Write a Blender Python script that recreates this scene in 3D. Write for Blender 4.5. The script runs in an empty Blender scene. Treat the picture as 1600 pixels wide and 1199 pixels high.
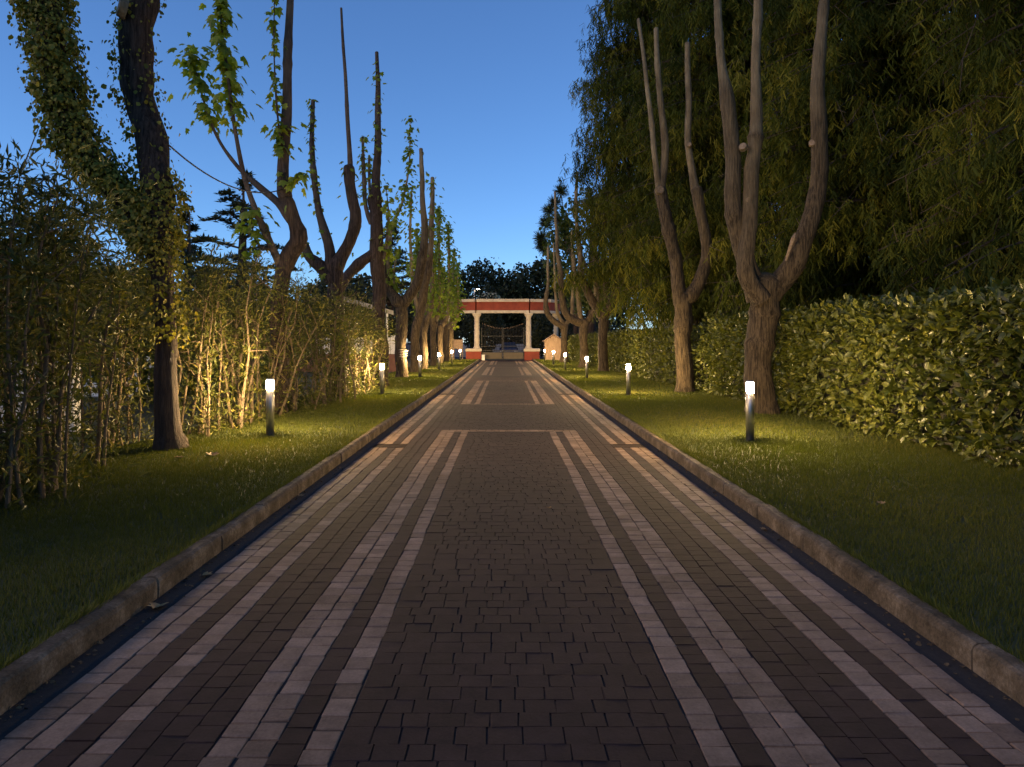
import bpy, math, random
import numpy as np
from mathutils import Vector, noise

R = math.radians
scene = bpy.context.scene
col = scene.collection
rng = np.random.default_rng(7)
random.seed(7)

# ------------------------------------------------------------------ camera
F = 1155.6                      # focal length in photo pixels (26 mm on 36 mm, 1600 px)
CX, CZ = -0.05, 1.55            # camera x and height; it stands at y = 0 looking along +y
cam_d = bpy.data.cameras.new('camera')
cam = bpy.data.objects.new('camera', cam_d)
col.objects.link(cam)
cam.location = (CX, 0, CZ)
cam.rotation_euler = (R(90), 0, 0)
cam_d.lens = 26.0
cam_d.sensor_width = 36.0
cam_d.shift_x = 10 / 1600
cam_d.shift_y = -65.5 / 1600
cam_d.clip_end = 3000
scene.camera = cam

# ------------------------------------------------------------------ sky and evening light
SUN_EL, SUN_AZ = R(24), R(243)   # azimuth clockwise from +y: left of the drive, a little behind the camera
world = bpy.data.worlds.new('World')
scene.world = world
world.use_nodes = True
wn = world.node_tree
for n in list(wn.nodes): wn.nodes.remove(n)
sky = wn.nodes.new('ShaderNodeTexSky')
sky.sky_type = 'NISHITA'
sky.sun_disc = False
sky.sun_elevation = SUN_EL
sky.sun_rotation = SUN_AZ
sky.altitude = 50
sky.air_density = 0.85
sky.dust_density = 0.0
sky.ozone_density = 8.0
bg = wn.nodes.new('ShaderNodeBackground')
bg.inputs['Strength'].default_value = 0.15
wo = wn.nodes.new('ShaderNodeOutputWorld')
wn.links.new(sky.outputs[0], bg.inputs[0])
wn.links.new(bg.outputs[0], wo.inputs[0])

sun_d = bpy.data.lights.new('sun', 'SUN')
sun_d.energy = 0.95
sun_d.angle = R(25)
sun_d.color = (1.0, 0.62, 0.30)
sun = bpy.data.objects.new('sun', sun_d)
col.objects.link(sun)
to_sun = Vector((math.sin(SUN_AZ) * math.cos(SUN_EL), math.cos(SUN_AZ) * math.cos(SUN_EL), math.sin(SUN_EL)))
sun.rotation_euler = to_sun.to_track_quat('Z', 'Y').to_euler()
sun.location = to_sun * 50

vs = scene.view_settings
vs.view_transform = 'Standard'
vs.look = 'None'
vs.exposure = 0.32
vs.gamma = 1.0
vs.use_curve_mapping = False
scene.cycles.use_denoising = True
try: scene.cycles.denoiser = 'OPENIMAGEDENOISE'
except Exception: pass
scene.cycles.max_bounces = 6
scene.cycles.diffuse_bounces = 3
scene.cycles.glossy_bounces = 3
scene.cycles.transmission_bounces = 4
scene.cycles.transparent_max_bounces = 4
scene.cycles.sample_clamp_indirect = 4.0
scene.cycles.use_light_tree = True

def at(px, py, Y):
    "photo pixel at depth Y -> world point"
    return np.array((CX + (px - 790) / F * Y, Y, CZ + (534 - py) / F * Y))

# ------------------------------------------------------------------ helpers
def tag(o, label=None, cat=None, group=None, kind=None):
    if label: o['label'] = label
    if cat: o['category'] = cat
    if group: o['group'] = group
    if kind: o['kind'] = kind
    return o

def empty(name, loc, label=None, cat=None, group=None):
    o = bpy.data.objects.new(name, None)
    col.objects.link(o)
    o.location = loc
    o.empty_display_size = 0.2
    return tag(o, label, cat, group)

def np_mesh(name, verts, faces, mat, parent=None, tint=None, smooth=False, world_space=True):
    """verts (N,3); faces: list of int arrays (M,3)/(M,4); tint per vertex"""
    verts = np.asarray(verts, dtype=np.float32).copy()
    if parent is not None and world_space:
        verts -= np.array(parent_origin(parent), dtype=np.float32)
    me = bpy.data.meshes.new(name)
    if not isinstance(faces, (list, tuple)): faces = [faces]
    faces = [np.asarray(f, dtype=np.int32) for f in faces if len(f)]
    loops = np.concatenate([f.ravel() for f in faces])
    sizes = np.concatenate([np.full(len(f), f.shape[1], dtype=np.int32) for f in faces])
    starts = np.concatenate(([0], np.cumsum(sizes)[:-1])).astype(np.int32)
    me.vertices.add(len(verts)); me.vertices.foreach_set('co', verts.ravel())
    me.loops.add(len(loops)); me.loops.foreach_set('vertex_index', loops)
    me.polygons.add(len(sizes)); me.polygons.foreach_set('loop_start', starts)
    try: me.polygons.foreach_set('loop_total', sizes)
    except Exception: pass
    me.polygons.foreach_set('use_smooth', np.full(len(sizes), smooth, dtype=bool))
    if tint is not None:
        a = me.attributes.new('tint', 'FLOAT', 'POINT')
        a.data.foreach_set('value', np.asarray(tint, dtype=np.float32))
    me.update(calc_edges=True)
    me.validate()
    if mat: me.materials.append(mat)
    o = bpy.data.objects.new(name, me)
    col.objects.link(o)
    if parent is not None: o.parent = parent
    return o

def parent_origin(p):
    v = Vector((0, 0, 0))
    while p is not None:
        v += p.location
        p = p.parent
    return v

class MB:
    "collects boxes / prisms / tubes into one mesh (world coordinates)"
    def __init__(s): s.v = []; s.f = []; s.t = []
    def add(s, v, f, tint=0.5):
        b = len(s.v)
        s.v.extend([tuple(p) for p in v]); s.f.extend([tuple(i + b for i in q) for q in f])
        s.t.extend([tint] * len(v)); return s
    def box(s, x0, x1, y0, y1, z0, z1, ch=0.0, tint=0.5):
        if ch <= 0:
            v = [(x, y, z) for z in (z0, z1) for y in (y0, y1) for x in (x0, x1)]
            f = [(0, 2, 3, 1), (4, 5, 7, 6), (0, 1, 5, 4), (2, 6, 7, 3), (0, 4, 6, 2), (1, 3, 7, 5)]
            return s.add(v, f, tint)
        c = ch    # chamfered: three stacked rings plus a smaller cap
        def ring(i, z): return [(x0 + i, y0 + i, z), (x1 - i, y0 + i, z), (x1 - i, y1 - i, z), (x0 + i, y1 - i, z)]
        v = ring(c, z0) + ring(0, z0 + c) + ring(0, z1 - c) + ring(c, z1)
        f = [(3, 2, 1, 0), (12, 13, 14, 15)]
        for k in range(3):
            for i in range(4):
                j = (i + 1) % 4
                f.append((k * 4 + i, k * 4 + j, k * 4 + 4 + j, k * 4 + 4 + i))
        return s.add(v, f, tint)
    def lathe(s, cx, cy, prof, n=20, tint=0.5):
        v = []; f = []
        for r, z in prof:
            for k in range(n):
                a = 2 * math.pi * k / n
                v.append((cx + r * math.cos(a), cy + r * math.sin(a), z))
        for i in range(len(prof) - 1):
            for k in range(n):
                j = (k + 1) % n
                f.append((i * n + k, i * n + j, i * n + n + j, i * n + n + k))
        f.append(tuple(range(n - 1, -1, -1)))
        f.append(tuple((len(prof) - 1) * n + k for k in range(n)))
        return s.add(v, f, tint)
    def bar(s, p, q, r, n=6, r2=None, tint=0.5):
        p, q = Vector(p), Vector(q)
        d = (q - p).normalized()
        u = d.orthogonal().normalized(); w = d.cross(u)
        r2 = r if r2 is None else r2
        v = []
        for c, rr in ((p, r), (q, r2)):
            for k in range(n):
                a = 2 * math.pi * k / n
                v.append(tuple(c + (u * math.cos(a) + w * math.sin(a)) * rr))
        f = [(k, (k + 1) % n, n + (k + 1) % n, n + k) for k in range(n)]
        f.append(tuple(range(n - 1, -1, -1))); f.append(tuple(range(n, 2 * n)))
        return s.add(v, f, tint)
    def build(s, name, mat, parent=None, smooth=False):
        me = bpy.data.meshes.new(name)
        o = parent_origin(parent) if parent is not None else Vector((0, 0, 0))
        me.from_pydata([(a - o.x, b - o.y, c - o.z) for a, b, c in s.v], [], s.f)
        a = me.attributes.new('tint', 'FLOAT', 'POINT')
        a.data.foreach_set('value', np.array(s.t, dtype=np.float32))
        if smooth:
            me.polygons.foreach_set('use_smooth', [len(p.vertices) == 4 for p in me.polygons])
        me.update()
        me.materials.append(mat)
        ob = bpy.data.objects.new(name, me)
        col.objects.link(ob)
        if parent is not None: ob.parent = parent
        return ob

# ------------------------------------------------------------------ materials
def new_mat(name):
    m = bpy.data.materials.new(name)
    m.use_nodes = True
    nt = m.node_tree
    b = nt.nodes['Principled BSDF']
    return m, nt, b

def nd(nt, typ, **kw):
    n = nt.nodes.new(typ)
    for k, v in kw.items(): setattr(n, k, v)
    return n

def ramp(nt, src, stops):
    r = nd(nt, 'ShaderNodeValToRGB')
    el = r.color_ramp.elements
    while len(el) < len(stops): el.new(0.5)
    for e, (p, c) in zip(el, stops):
        e.position = p; e.color = (*c, 1)
    nt.links.new(src, r.inputs[0])
    return r.outputs[0]

def noise_tex(nt, scale, detail=6, rough=0.6, vec=None, dist=0.0):
    n = nd(nt, 'ShaderNodeTexNoise')
    n.inputs['Scale'].default_value = scale
    n.inputs['Detail'].default_value = detail
    n.inputs['Roughness'].default_value = rough
    n.inputs['Distortion'].default_value = dist
    if vec is not None: nt.links.new(vec, n.inputs['Vector'])
    return n.outputs['Fac']

def mapped(nt, scale, coord='Object'):
    tc = nd(nt, 'ShaderNodeTexCoord'); mp = nd(nt, 'ShaderNodeMapping')
    mp.inputs['Scale'].default_value = scale
    nt.links.new(tc.outputs[coord], mp.inputs[0])
    return mp.outputs[0]

def geo_pos(nt, scale=(1, 1, 1)):
    g = nd(nt, 'ShaderNodeNewGeometry'); mp = nd(nt, 'ShaderNodeMapping')
    mp.inputs['Scale'].default_value = scale
    nt.links.new(g.outputs['Position'], mp.inputs[0])
    return mp.outputs[0]

def bump(nt, bsdf, src, strength, dist=0.01):
    b = nd(nt, 'ShaderNodeBump')
    b.inputs['Strength'].default_value = strength
    b.inputs['Distance'].default_value = dist
    nt.links.new(src, b.inputs['Height'])
    nt.links.new(b.outputs[0], bsdf.inputs['Normal'])

def mixc(nt, fac, a, b, mode='MIX'):
    m = nd(nt, 'ShaderNodeMix', data_type='RGBA', blend_type=mode)
    if isinstance(fac, (int, float)): m.inputs[0].default_value = fac
    else: nt.links.new(fac, m.inputs[0])
    for s, v in ((m.inputs[6], a), (m.inputs[7], b)):
        if isinstance(v, (tuple, list)): s.default_value = (*v, 1)
        else: nt.links.new(v, s)
    return m.outputs[2]

def attr(nt, name='tint'):
    a = nd(nt, 'ShaderNodeAttribute'); a.attribute_name = name
    return a.outputs['Fac']

def stone_mat(name, lo, mid, hi, rough=0.75):
    m, nt, b = new_mat(name)
    base = ramp(nt, attr(nt), [(0.0, lo), (0.5, mid), (1.0, hi)])
    p = geo_pos(nt)
    n1 = noise_tex(nt, 9, 5, 0.65, p)
    n2 = noise_tex(nt, 70, 4, 0.7, p)
    n3 = noise_tex(nt, 0.7, 3, 0.5, p)
    c = mixc(nt, 0.55, base, ramp(nt, n1, [(0.3, (0.45,) * 3), (0.7, (1.25,) * 3)]), 'MULTIPLY')
    c = mixc(nt, 0.45, c, ramp(nt, n2, [(0.3, (0.5,) * 3), (0.7, (1.3,) * 3)]), 'MULTIPLY')
    c = mixc(nt, 0.6, c, ramp(nt, n3, [(0.35, (0.62, 0.58, 0.55)), (0.65, (1.1,) * 3)]), 'MULTIPLY')
    nt.links.new(c, b.inputs['Base Color'])
    b.inputs['Roughness'].default_value = rough
    b.inputs['Specular IOR Level'].default_value = 0.2
    bump(nt, b, noise_tex(nt, 38, 6, 0.7, p), 0.5, 0.004)
    return m

M = {}
M['stone_dark'] = stone_mat('dark_paving_stone', (0.027, 0.0165, 0.0145), (0.037, 0.022, 0.019), (0.050, 0.030, 0.025), 0.9)
M['stone_pale'] = stone_mat('pale_paving_stone', (0.17, 0.115, 0.078), (0.24, 0.163, 0.112), (0.31, 0.215, 0.15), 0.9)

def simple(name, c1, c2, scale=8, rough=0.8, bstr=0.3, metallic=0.0, stretch=(1, 1, 1), spec=0.5):
    m, nt, b = new_mat(name)
    p = geo_pos(nt, stretch)
    n = noise_tex(nt, scale, 6, 0.65, p)
    nt.links.new(ramp(nt, n, [(0.3, c1), (0.7, c2)]), b.inputs['Base Color'])
    b.inputs['Roughness'].default_value = rough
    b.inputs['Metallic'].default_value = metallic
    b.inputs['Specular IOR Level'].default_value = spec
    if bstr: bump(nt, b, noise_tex(nt, scale * 5, 5, 0.7, p), bstr, 0.01)
    return m

M['joint'] = simple('joint_sand', (0.010, 0.008, 0.007), (0.028, 0.022, 0.018), 40, 0.95)
M['gutter'] = simple('gutter_soil', (0.025, 0.018, 0.012), (0.10, 0.075, 0.05), 12, 0.95, 0.8)
def kerb_mat():
    m, nt, b = new_mat('kerb_concrete')
    p = geo_pos(nt)
    c = ramp(nt, noise_tex(nt, 5, 6, 0.7, p), [(0.32, (0.055, 0.040, 0.022)), (0.5, (0.12, 0.088, 0.055)), (0.7, (0.24, 0.185, 0.125))])
    c = mixc(nt, 0.6, c, ramp(nt, noise_tex(nt, 60, 4, 0.7, p), [(0.35, (0.4,) * 3), (0.65, (1.2,) * 3)]), 'MULTIPLY')
    nt.links.new(c, b.inputs['Base Color'])
    b.inputs['Roughness'].default_value = 0.95
    b.inputs['Specular IOR Level'].default_value = 0.2
    bump(nt, b, noise_tex(nt, 25, 6, 0.7, p), 0.9, 0.012)
    return m
M['kerb'] = kerb_mat()
M['soil'] = simple('lawn_soil', (0.02, 0.03, 0.008), (0.045, 0.055, 0.015), 6, 0.95, 0.5)
M['ground'] = simple('ground_earth', (0.03, 0.04, 0.015), (0.06, 0.065, 0.03), 0.6, 0.95, 0.3)
M['asphalt'] = simple('asphalt', (0.04, 0.04, 0.045), (0.065, 0.065, 0.07), 5, 0.8, 0.4)
M['iron'] = simple('black_iron', (0.012, 0.012, 0.013), (0.03, 0.028, 0.026), 14, 0.5, 0.1, 0.4)
M['rust_iron'] = simple('rusty_grate', (0.012, 0.008, 0.006), (0.035, 0.02, 0.013), 14, 0.9, 0.3, 0.0, (1, 1, 1), 0.1)
M['steel'] = simple('brushed_steel', (0.26, 0.25, 0.24), (0.42, 0.40, 0.38), 30, 0.38, 0.05, 0.95, (1, 1, 0.04))
M['cream'] = simple('cream_stone', (0.42, 0.35, 0.26), (0.62, 0.54, 0.42), 2.5, 0.8, 0.4)
M['red'] = simple('red_render', (0.17, 0.028, 0.014), (0.28, 0.052, 0.026), 1.6, 0.85, 0.3)
M['gate_panel'] = simple('gate_panel', (0.06, 0.045, 0.025), (0.10, 0.075, 0.045), 3, 0.6, 0.2)
M['wood'] = simple('weathered_wood', (0.16, 0.10, 0.06), (0.30, 0.21, 0.14), 5, 0.8, 0.5, 0, (6, 6, 0.6))
M['white_paint'] = simple('white_paint', (0.66, 0.64, 0.58), (0.8, 0.78, 0.72), 4, 0.6, 0.1)
M['pale_wall'] = simple('pale_wall', (0.36, 0.34, 0.31), (0.52, 0.5, 0.46), 1.5, 0.85, 0.3)
M['brown_wall'] = simple('brown_wall', (0.16, 0.07, 0.045), (0.24, 0.11, 0.07), 2.5, 0.85, 0.4)
M['rope'] = simple('rope', (0.35, 0.31, 0.25), (0.55, 0.5, 0.42), 60, 0.9, 0.3)
M['cable'] = simple('black_cable', (0.01, 0.01, 0.01), (0.02, 0.02, 0.02), 10, 0.5, 0)
M['cut_wood'] = simple('cut_wood', (0.11, 0.075, 0.04), (0.30, 0.21, 0.12), 22, 0.8, 0.4)
M['dead_leaf'] = simple('dead_leaf', (0.28, 0.15, 0.05), (0.42, 0.26, 0.10), 20, 0.8, 0.2)
M['litter'] = simple('gutter_litter', (0.03, 0.02, 0.01), (0.15, 0.09, 0.035), 30, 0.9, 0.2)
M['canopy'] = simple('canopy_cloth', (0.2, 0.19, 0.17), (0.3, 0.28, 0.25), 3, 0.9, 0.2)
M['car'] = simple('blue_car_paint', (0.02, 0.035, 0.12), (0.025, 0.045, 0.15), 2, 0.25, 0)
M['car_glass'] = simple('car_glass', (0.02, 0.03, 0.045), (0.02, 0.03, 0.045), 2, 0.05, 0)
M['tyre'] = simple('tyre_rubber', (0.015, 0.015, 0.015), (0.025, 0.025, 0.025), 10, 0.9, 0)

def bark_mat(name, old1, old2, young1, young2):
    m, nt, b = new_mat(name)
    p = geo_pos(nt, (1, 1, 0.10))
    n = noise_tex(nt, 26, 7, 0.72, p, 0.3)
    pat = noise_tex(nt, 3.0, 4, 0.6, geo_pos(nt, (1, 1, 0.5)))
    old = ramp(nt, n, [(0.40, old1), (0.62, old2)])
    yg = ramp(nt, pat, [(0.35, young1), (0.65, young2)])
    nt.links.new(mixc(nt, attr(nt), old, yg), b.inputs['Base Color'])
    b.inputs['Roughness'].default_value = 0.9
    b.inputs['Specular IOR Level'].default_value = 0.25
    bump(nt, b, n, 1.0, 0.10)
    return m
M['bark'] = bark_mat('pollard_bark', (0.024, 0.017, 0.009), (0.135, 0.098, 0.054), (0.155, 0.118, 0.066), (0.36, 0.285, 0.165))
M['bark_dark'] = bark_mat('dark_bark', (0.018, 0.012, 0.009), (0.085, 0.058, 0.042), (0.07, 0.05, 0.038), (0.16, 0.125, 0.09))
M['stem'] = bark_mat('shrub_stem', (0.09, 0.065, 0.035), (0.25, 0.18, 0.11), (0.13, 0.095, 0.05), (0.29, 0.22, 0.14))

def leaf_mat(name, c0, c1, c2, rough=0.5, transl=0.3, spec=0.4):
    m, nt, b = new_mat(name)
    c = ramp(nt, attr(nt), [(0.0, c0), (0.55, c1), (1.0, c2)])
    c = mixc(nt, 0.5, c, ramp(nt, noise_tex(nt, 14, 3, 0.6, geo_pos(nt)), [(0.3, (0.6,) * 3), (0.7, (1.2,) * 3)]), 'MULTIPLY')
    nt.links.new(c, b.inputs['Base Color'])
    b.inputs['Roughness'].default_value = rough
    b.inputs['Specular IOR Level'].default_value = spec
    tr = nd(nt, 'ShaderNodeBsdfTranslucent')
    nt.links.new(mixc(nt, 1.0, c, (1.25, 1.3, 0.7), 'MULTIPLY'), tr.inputs['Color'])
    mx = nd(nt, 'ShaderNodeMixShader'); mx.inputs[0].default_value = transl
    nt.links.new(b.outputs[0], mx.inputs[1]); nt.links.new(tr.outputs[0], mx.inputs[2])
    nt.links.new(mx.outputs[0], nt.nodes['Material Output'].inputs['Surface'])
    return m
M['grass'] = leaf_mat('grass_blade', (0.038, 0.048, 0.005), (0.070, 0.082, 0.009), (0.135, 0.12, 0.022), 0.6, 0.25, 0.2)
M['ivy'] = leaf_mat('ivy_leaf', (0.07, 0.075, 0.010), (0.18, 0.17, 0.022), (0.34, 0.27, 0.05), 0.6, 0.3, 0.25)
M['plane_leaf'] = leaf_mat('lime_leaf', (0.12, 0.16, 0.015), (0.20, 0.26, 0.025), (0.30, 0.34, 0.04), 0.5, 0.55)
M['hedge_leaf'] = leaf_mat('hedge_leaf', (0.034, 0.046, 0.006), (0.082, 0.092, 0.011), (0.175, 0.17, 0.026), 0.42, 0.2, 0.4)
M['oleander'] = leaf_mat('narrow_leaf', (0.030, 0.038, 0.006), (0.075, 0.082, 0.011), (0.18, 0.145, 0.03), 0.55, 0.3, 0.3)
M['weeping'] = leaf_mat('weeping_foliage', (0.026, 0.036, 0.005), (0.076, 0.088, 0.010), (0.165, 0.15, 0.018), 0.7, 0.3, 0.1)
M['cedar'] = leaf_mat('cedar_needle', (0.022, 0.032, 0.018), (0.045, 0.058, 0.026), (0.095, 0.095, 0.032), 0.6, 0.1, 0.2)
M['dark_leaf'] = leaf_mat('dark_tree_leaf', (0.012, 0.018, 0.010), (0.025, 0.034, 0.014), (0.05, 0.058, 0.02), 0.6, 0.15, 0.2)
M['far_leaf'] = leaf_mat('park_tree_leaf', (0.03, 0.05, 0.01), (0.06, 0.085, 0.014), (0.10, 0.12, 0.02), 0.5, 0.3)
M['blossom'] = leaf_mat('pale_blossom', (0.4, 0.36, 0.25), (0.55, 0.5, 0.36), (0.7, 0.65, 0.5), 0.6, 0.2, 0.2)

def lamp_mat(name, colour, strength):
    m, nt, b = new_mat(name)
    b.inputs['Base Color'].default_value = (0.8, 0.75, 0.65, 1)
    b.inputs['Emission Color'].default_value = (*colour, 1)
    b.inputs['Emission Strength'].default_value = strength
    return m
M['lamp'] = lamp_mat('lit_bollard_glass', (1.0, 0.68, 0.32), 3000)
M['street_lamp'] = lamp_mat('lit_street_lamp', (1.0, 0.78, 0.5), 60)

# ------------------------------------------------------------------ leaf scatter (one mesh from one leaf template)
def t_lance(w=0.16, fold=0.05, droop=0.12):
    v = np.array([(0, 0, 0), (-w, .45, fold), (0, .5, 0), (w, .45, fold), (0, 1, -droop)], float)
    f = np.array([(0, 2, 1), (0, 3, 2), (1, 2, 4), (2, 3, 4)])
    return v, f
def t_oval(w=0.24, fold=0.06, droop=0.12):
    v = np.array([(0, 0, 0), (-w, .35, fold), (w, .35, fold), (-w * .85, .7, fold * .6), (w * .85, .7, fold * .6), (0, .5, 0), (0, 1, -droop)], float)
    f = np.array([(0, 5, 1), (0, 2, 5), (1, 5, 3), (5, 2, 4), (3, 5, 6), (5, 4, 6)])
    return v, f
def t_lobed():
    out = [(0, 0), (.30, -.06), (.52, .16), (.33, .33), (.46, .68), (.2, .62), (0, 1), (-.2, .62), (-.46, .68), (-.33, .33), (-.52, .16), (-.30, -.06)]
    v = [(x, y, -.25 * abs(x) - .12 * y * y) for x, y in out] + [(0, .35, .04)]
    n = len(out)
    f = [(n, i, (i + 1) % n) for i in range(n)]
    return np.array(v, float), np.array(f)
def t_blade():
    v = np.array([(-.5, 0, 0), (.5, 0, 0), (0.1, 1, .0)], float)
    return v, np.array([(0, 1, 2)])
def t_needle():
    v = np.array([(-.5, 0, 0), (.5, 0, 0), (.35, 1, 0), (-.35, 1, 0)], float)
    return v, np.array([(0, 1, 2), (0, 2, 3)])

def unit(a):
    return a / np.maximum(np.linalg.norm(a, axis=-1, keepdims=True), 1e-9)

def scatter(tmpl, pos, along, nrm, size, width=None):
    """every leaf: base at pos, pointing along, facing nrm; size (N,) length; width (N,) multiplies x"""
    tv, tf = tmpl
    pos = np.asarray(pos, float); y = unit(np.asarray(along, float))
    x = np.cross(y, np.asarray(nrm, float)); x = unit(x)
    z = np.cross(x, y)
    size = np.broadcast_to(np.asarray(size, float), (len(pos),))
    wd = size if width is None else np.broadcast_to(np.asarray(width, float), (len(pos),))
    v = (pos[:, None, :]
         + tv[None, :, 0:1] * wd[:, None, None] * x[:, None, :]
         + tv[None, :, 1:2] * size[:, None, None] * y[:, None, :]
         + tv[None, :, 2:3] * size[:, None, None] * z[:, None, :])
    n, k = len(pos), len(tv)
    f = (tf[None] + (np.arange(n) * k)[:, None, None]).reshape(-1, tf.shape[1])
    return v.reshape(-1, 3), f, k

def leaves(name, tmpl, pos, along, nrm, size, mat, parent=None, width=None, tint=None, kind='stuff'):
    v, f, k = scatter(tmpl, pos, along, nrm, size, width)
    if tint is None: tint = np.clip(rng.normal(.5, .25, len(pos)), 0, 1)
    o = np_mesh(name, v, f, mat, parent, np.repeat(tint, k))
    if kind: o['kind'] = kind
    return o

def rdir(n, up=0.0):
    d = rng.normal(size=(n, 3)); d = unit(d); d[:, 2] += up
    return unit(d)

# ------------------------------------------------------------------ tubes (trunks, limbs, stems)
def smooth_path(pts, rad, step):
    pts = np.asarray(pts, float); rad = np.asarray(rad, float)
    P = np.vstack([2 * pts[0] - pts[1], pts, 2 * pts[-1] - pts[-2]])
    op, orr = [], []
    for i in range(len(pts) - 1):
        p0, p1, p2, p3 = P[i:i + 4]
        n = max(2, int(np.linalg.norm(p2 - p1) / step))
        for t in np.arange(n) / n:
            op.append(.5 * ((2 * p1) + (-p0 + p2) * t + (2 * p0 - 5 * p1 + 4 * p2 - p3) * t * t + (-p0 + 3 * p1 - 3 * p2 + p3) * t ** 3))
            s = t * t * (3 - 2 * t)
            orr.append(rad[i] * (1 - s) + rad[i + 1] * s)
    op.append(pts[-1]); orr.append(rad[-1])
    return np.array(op), np.array(orr)

def tube_data(pts, rad, n=12, step=0.12, lump=0.10, young=None, seed=0, cap=True):
    P, Rr = smooth_path(pts, rad, step)
    if lump > .04 and len(P) > 8:
        s_ = np.arange(len(P)) * step
        for _ in range(max(1, int(len(P) * step / 1.1))):
            c_ = random.uniform(0, s_[-1]); Rr = Rr * (1 + random.uniform(.05, .22) * np.exp(-((s_ - c_) / random.uniform(.06, .14)) ** 2))
        P = P + np.stack([.12 * Rr * np.sin(s_ * 3.1 + seed), .12 * Rr * np.cos(s_ * 2.3 + seed), 0 * s_], 1)
    if lump > .04:
        te = unit(P[-1] - P[-2])
        P = np.vstack([P, P[-1] + te * Rr[-1] * .3, P[-1] + te * Rr[-1] * .5]); Rr = np.concatenate([Rr, [Rr[-1] * .78, Rr[-1] * .4]])
    T = unit(np.gradient(P, axis=0))
    u = np.cross(T[0], (0.3, 1, 0.1)); u = u / np.linalg.norm(u)
    V = []; tint = []
    for i in range(len(P)):
        u = u - T[i] * np.dot(u, T[i]); u /= np.linalg.norm(u)
        w = np.cross(T[i], u)
        for k in range(n):
            a = 2 * math.pi * k / n
            d = u * math.cos(a) + w * math.sin(a)
            q = P[i] + d * Rr[i]
            nz = noise.noise(Vector((q[0] * 3.1 + seed, q[1] * 3.1, q[2] * 1.7))) * 1.0 + .6 * noise.noise(Vector((q[0] * 9 + seed, q[1] * 9, q[2] * 5))) + .35 * noise.noise(Vector((q[0] * 24 + seed, q[1] * 24, q[2] * 9)))
            V.append(q + d * Rr[i] * lump * nz)
            tint.append(0.0 if young is None else young(Rr[i]))
    F4 = []
    for i in range(len(P) - 1):
        for k in range(n):
            j = (k + 1) % n
            F4.append((i * n + k, i * n + j, i * n + n + j, i * n + n + k))
    F3 = []
    V.append(P[-1] + T[-1] * Rr[-1] * 0.25); tint.append(tint[-1])
    e = len(V) - 1; b = (len(P) - 1) * n
    for k in range(n): F3.append((b + k, b + (k + 1) % n, e))
    return np.array(V), np.array(F4), np.array(F3), np.array(tint), P, Rr, T

def tube(name, pts, rad, mat, parent=None, **kw):
    V, F4, F3, t, P, Rr, T = tube_data(pts, rad, **kw)
    o = np_mesh(name, V, [F4, F3], mat, parent, t, smooth=True)
    return o, P, Rr, T

young_by_radius = lambda r: float(np.clip((0.175 - r) / 0.10, 0, 1))

# ================================================================== SETTING
def sheet(name, x0, x1, y0, y1, z, mat, kind='structure'):
    o = np_mesh(name, [(x0, y0, z), (x1, y0, z), (x1, y1, z), (x0, y1, z)], np.array([(0, 1, 2, 3)]), mat)
    o['kind'] = kind
    return o
sheet('ground', -900, 900, -300, 1500, -0.06, M['ground'])
drive = sheet('drive', -2.16, 2.16, -3.0, 61.6, -0.007, M['joint'])
sheet('road', -60, 60, 66.5, 74.5, -0.03, M['asphalt'])
gut = MB()
for s in (-1, 1):
    a, b = sorted((s * 2.015, s * 2.155))
    gut.box(a, b, -3, 61.5, -0.05, -0.010)
gut = gut.build('gutter', M['gutter'], drive)

# ---- lawns
def lawn_height(x, y):
    return 0.085 + 0.03 * np.sin(x * 0.9 + 1.3) * np.sin(y * 0.35) * np.clip((np.abs(x) - 2.4) / 1.5, 0, 1)
def lawn(name, s):
    xs = s * np.concatenate([np.linspace(2.27, 8, 24), np.linspace(9, 34, 12)])
    ys = np.linspace(-3, 61.2, 130)
    V = np.array([(x, y, lawn_height(x, y)) for y in ys for x in xs])
    n = len(xs)
    Fq = np.array([(j * n + i, j * n + i + 1, j * n + n + i + 1, j * n + n + i) for j in range(len(ys) - 1) for i in range(n - 1)])
    if s < 0: Fq = Fq[:, ::-1]
    o = np_mesh(name, V, Fq, M['soil'], smooth=True)
    o['kind'] = 'structure'
    return o
lawn_l = lawn('lawn', -1)
lawn_r = lawn('lawn', 1)

def grass(parent, s):
    P = []; H = []; W = []
    for y0, y1, dens, h, w in ((1.6, 6, 5200, .050, .0045), (6, 11, 3000, .052, .007), (11, 20, 1150, .055, .012), (20, 36, 420, .06, .022), (36, 61, 130, .065, .04)):
        xmax = 5.9 if s > 0 else 5.4
        n = int((xmax - 2.22) * (y1 - y0) * dens)
        x = rng.uniform(2.235, xmax, n); y = rng.uniform(y0, y1, n)
        P.append(np.stack([s * x, y, lawn_height(s * x, y) - .004], 1))
        patch = 0.75 + 0.5 * np.sin(x * 2.3 + y * 1.1) * np.sin(y * 1.7 - x)
        H.append(h * rng.uniform(.55, 1.35, n) * (0.8 + .25 * patch)); W.append(np.full(n, w))
    P = np.concatenate(P); H = np.concatenate(H); W = np.concatenate(W)
    n = len(P)
    d = np.stack([rng.normal(0, .38, n), rng.normal(0, .38, n), np.ones(n)], 1)
    nr = np.stack([rng.normal(0, .6, n), -np.ones(n), np.full(n, .3)], 1)
    tint = np.clip(rng.normal(.42, .22, n) + .25 * np.sin(P[:, 0] * 1.3) * np.sin(P[:, 1] * .8), 0, 1)
    leaves('grass', t_blade(), P, d, nr, H, M['grass'], parent, W, tint)
grass(lawn_l, -1)
grass(lawn_r, 1)

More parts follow.
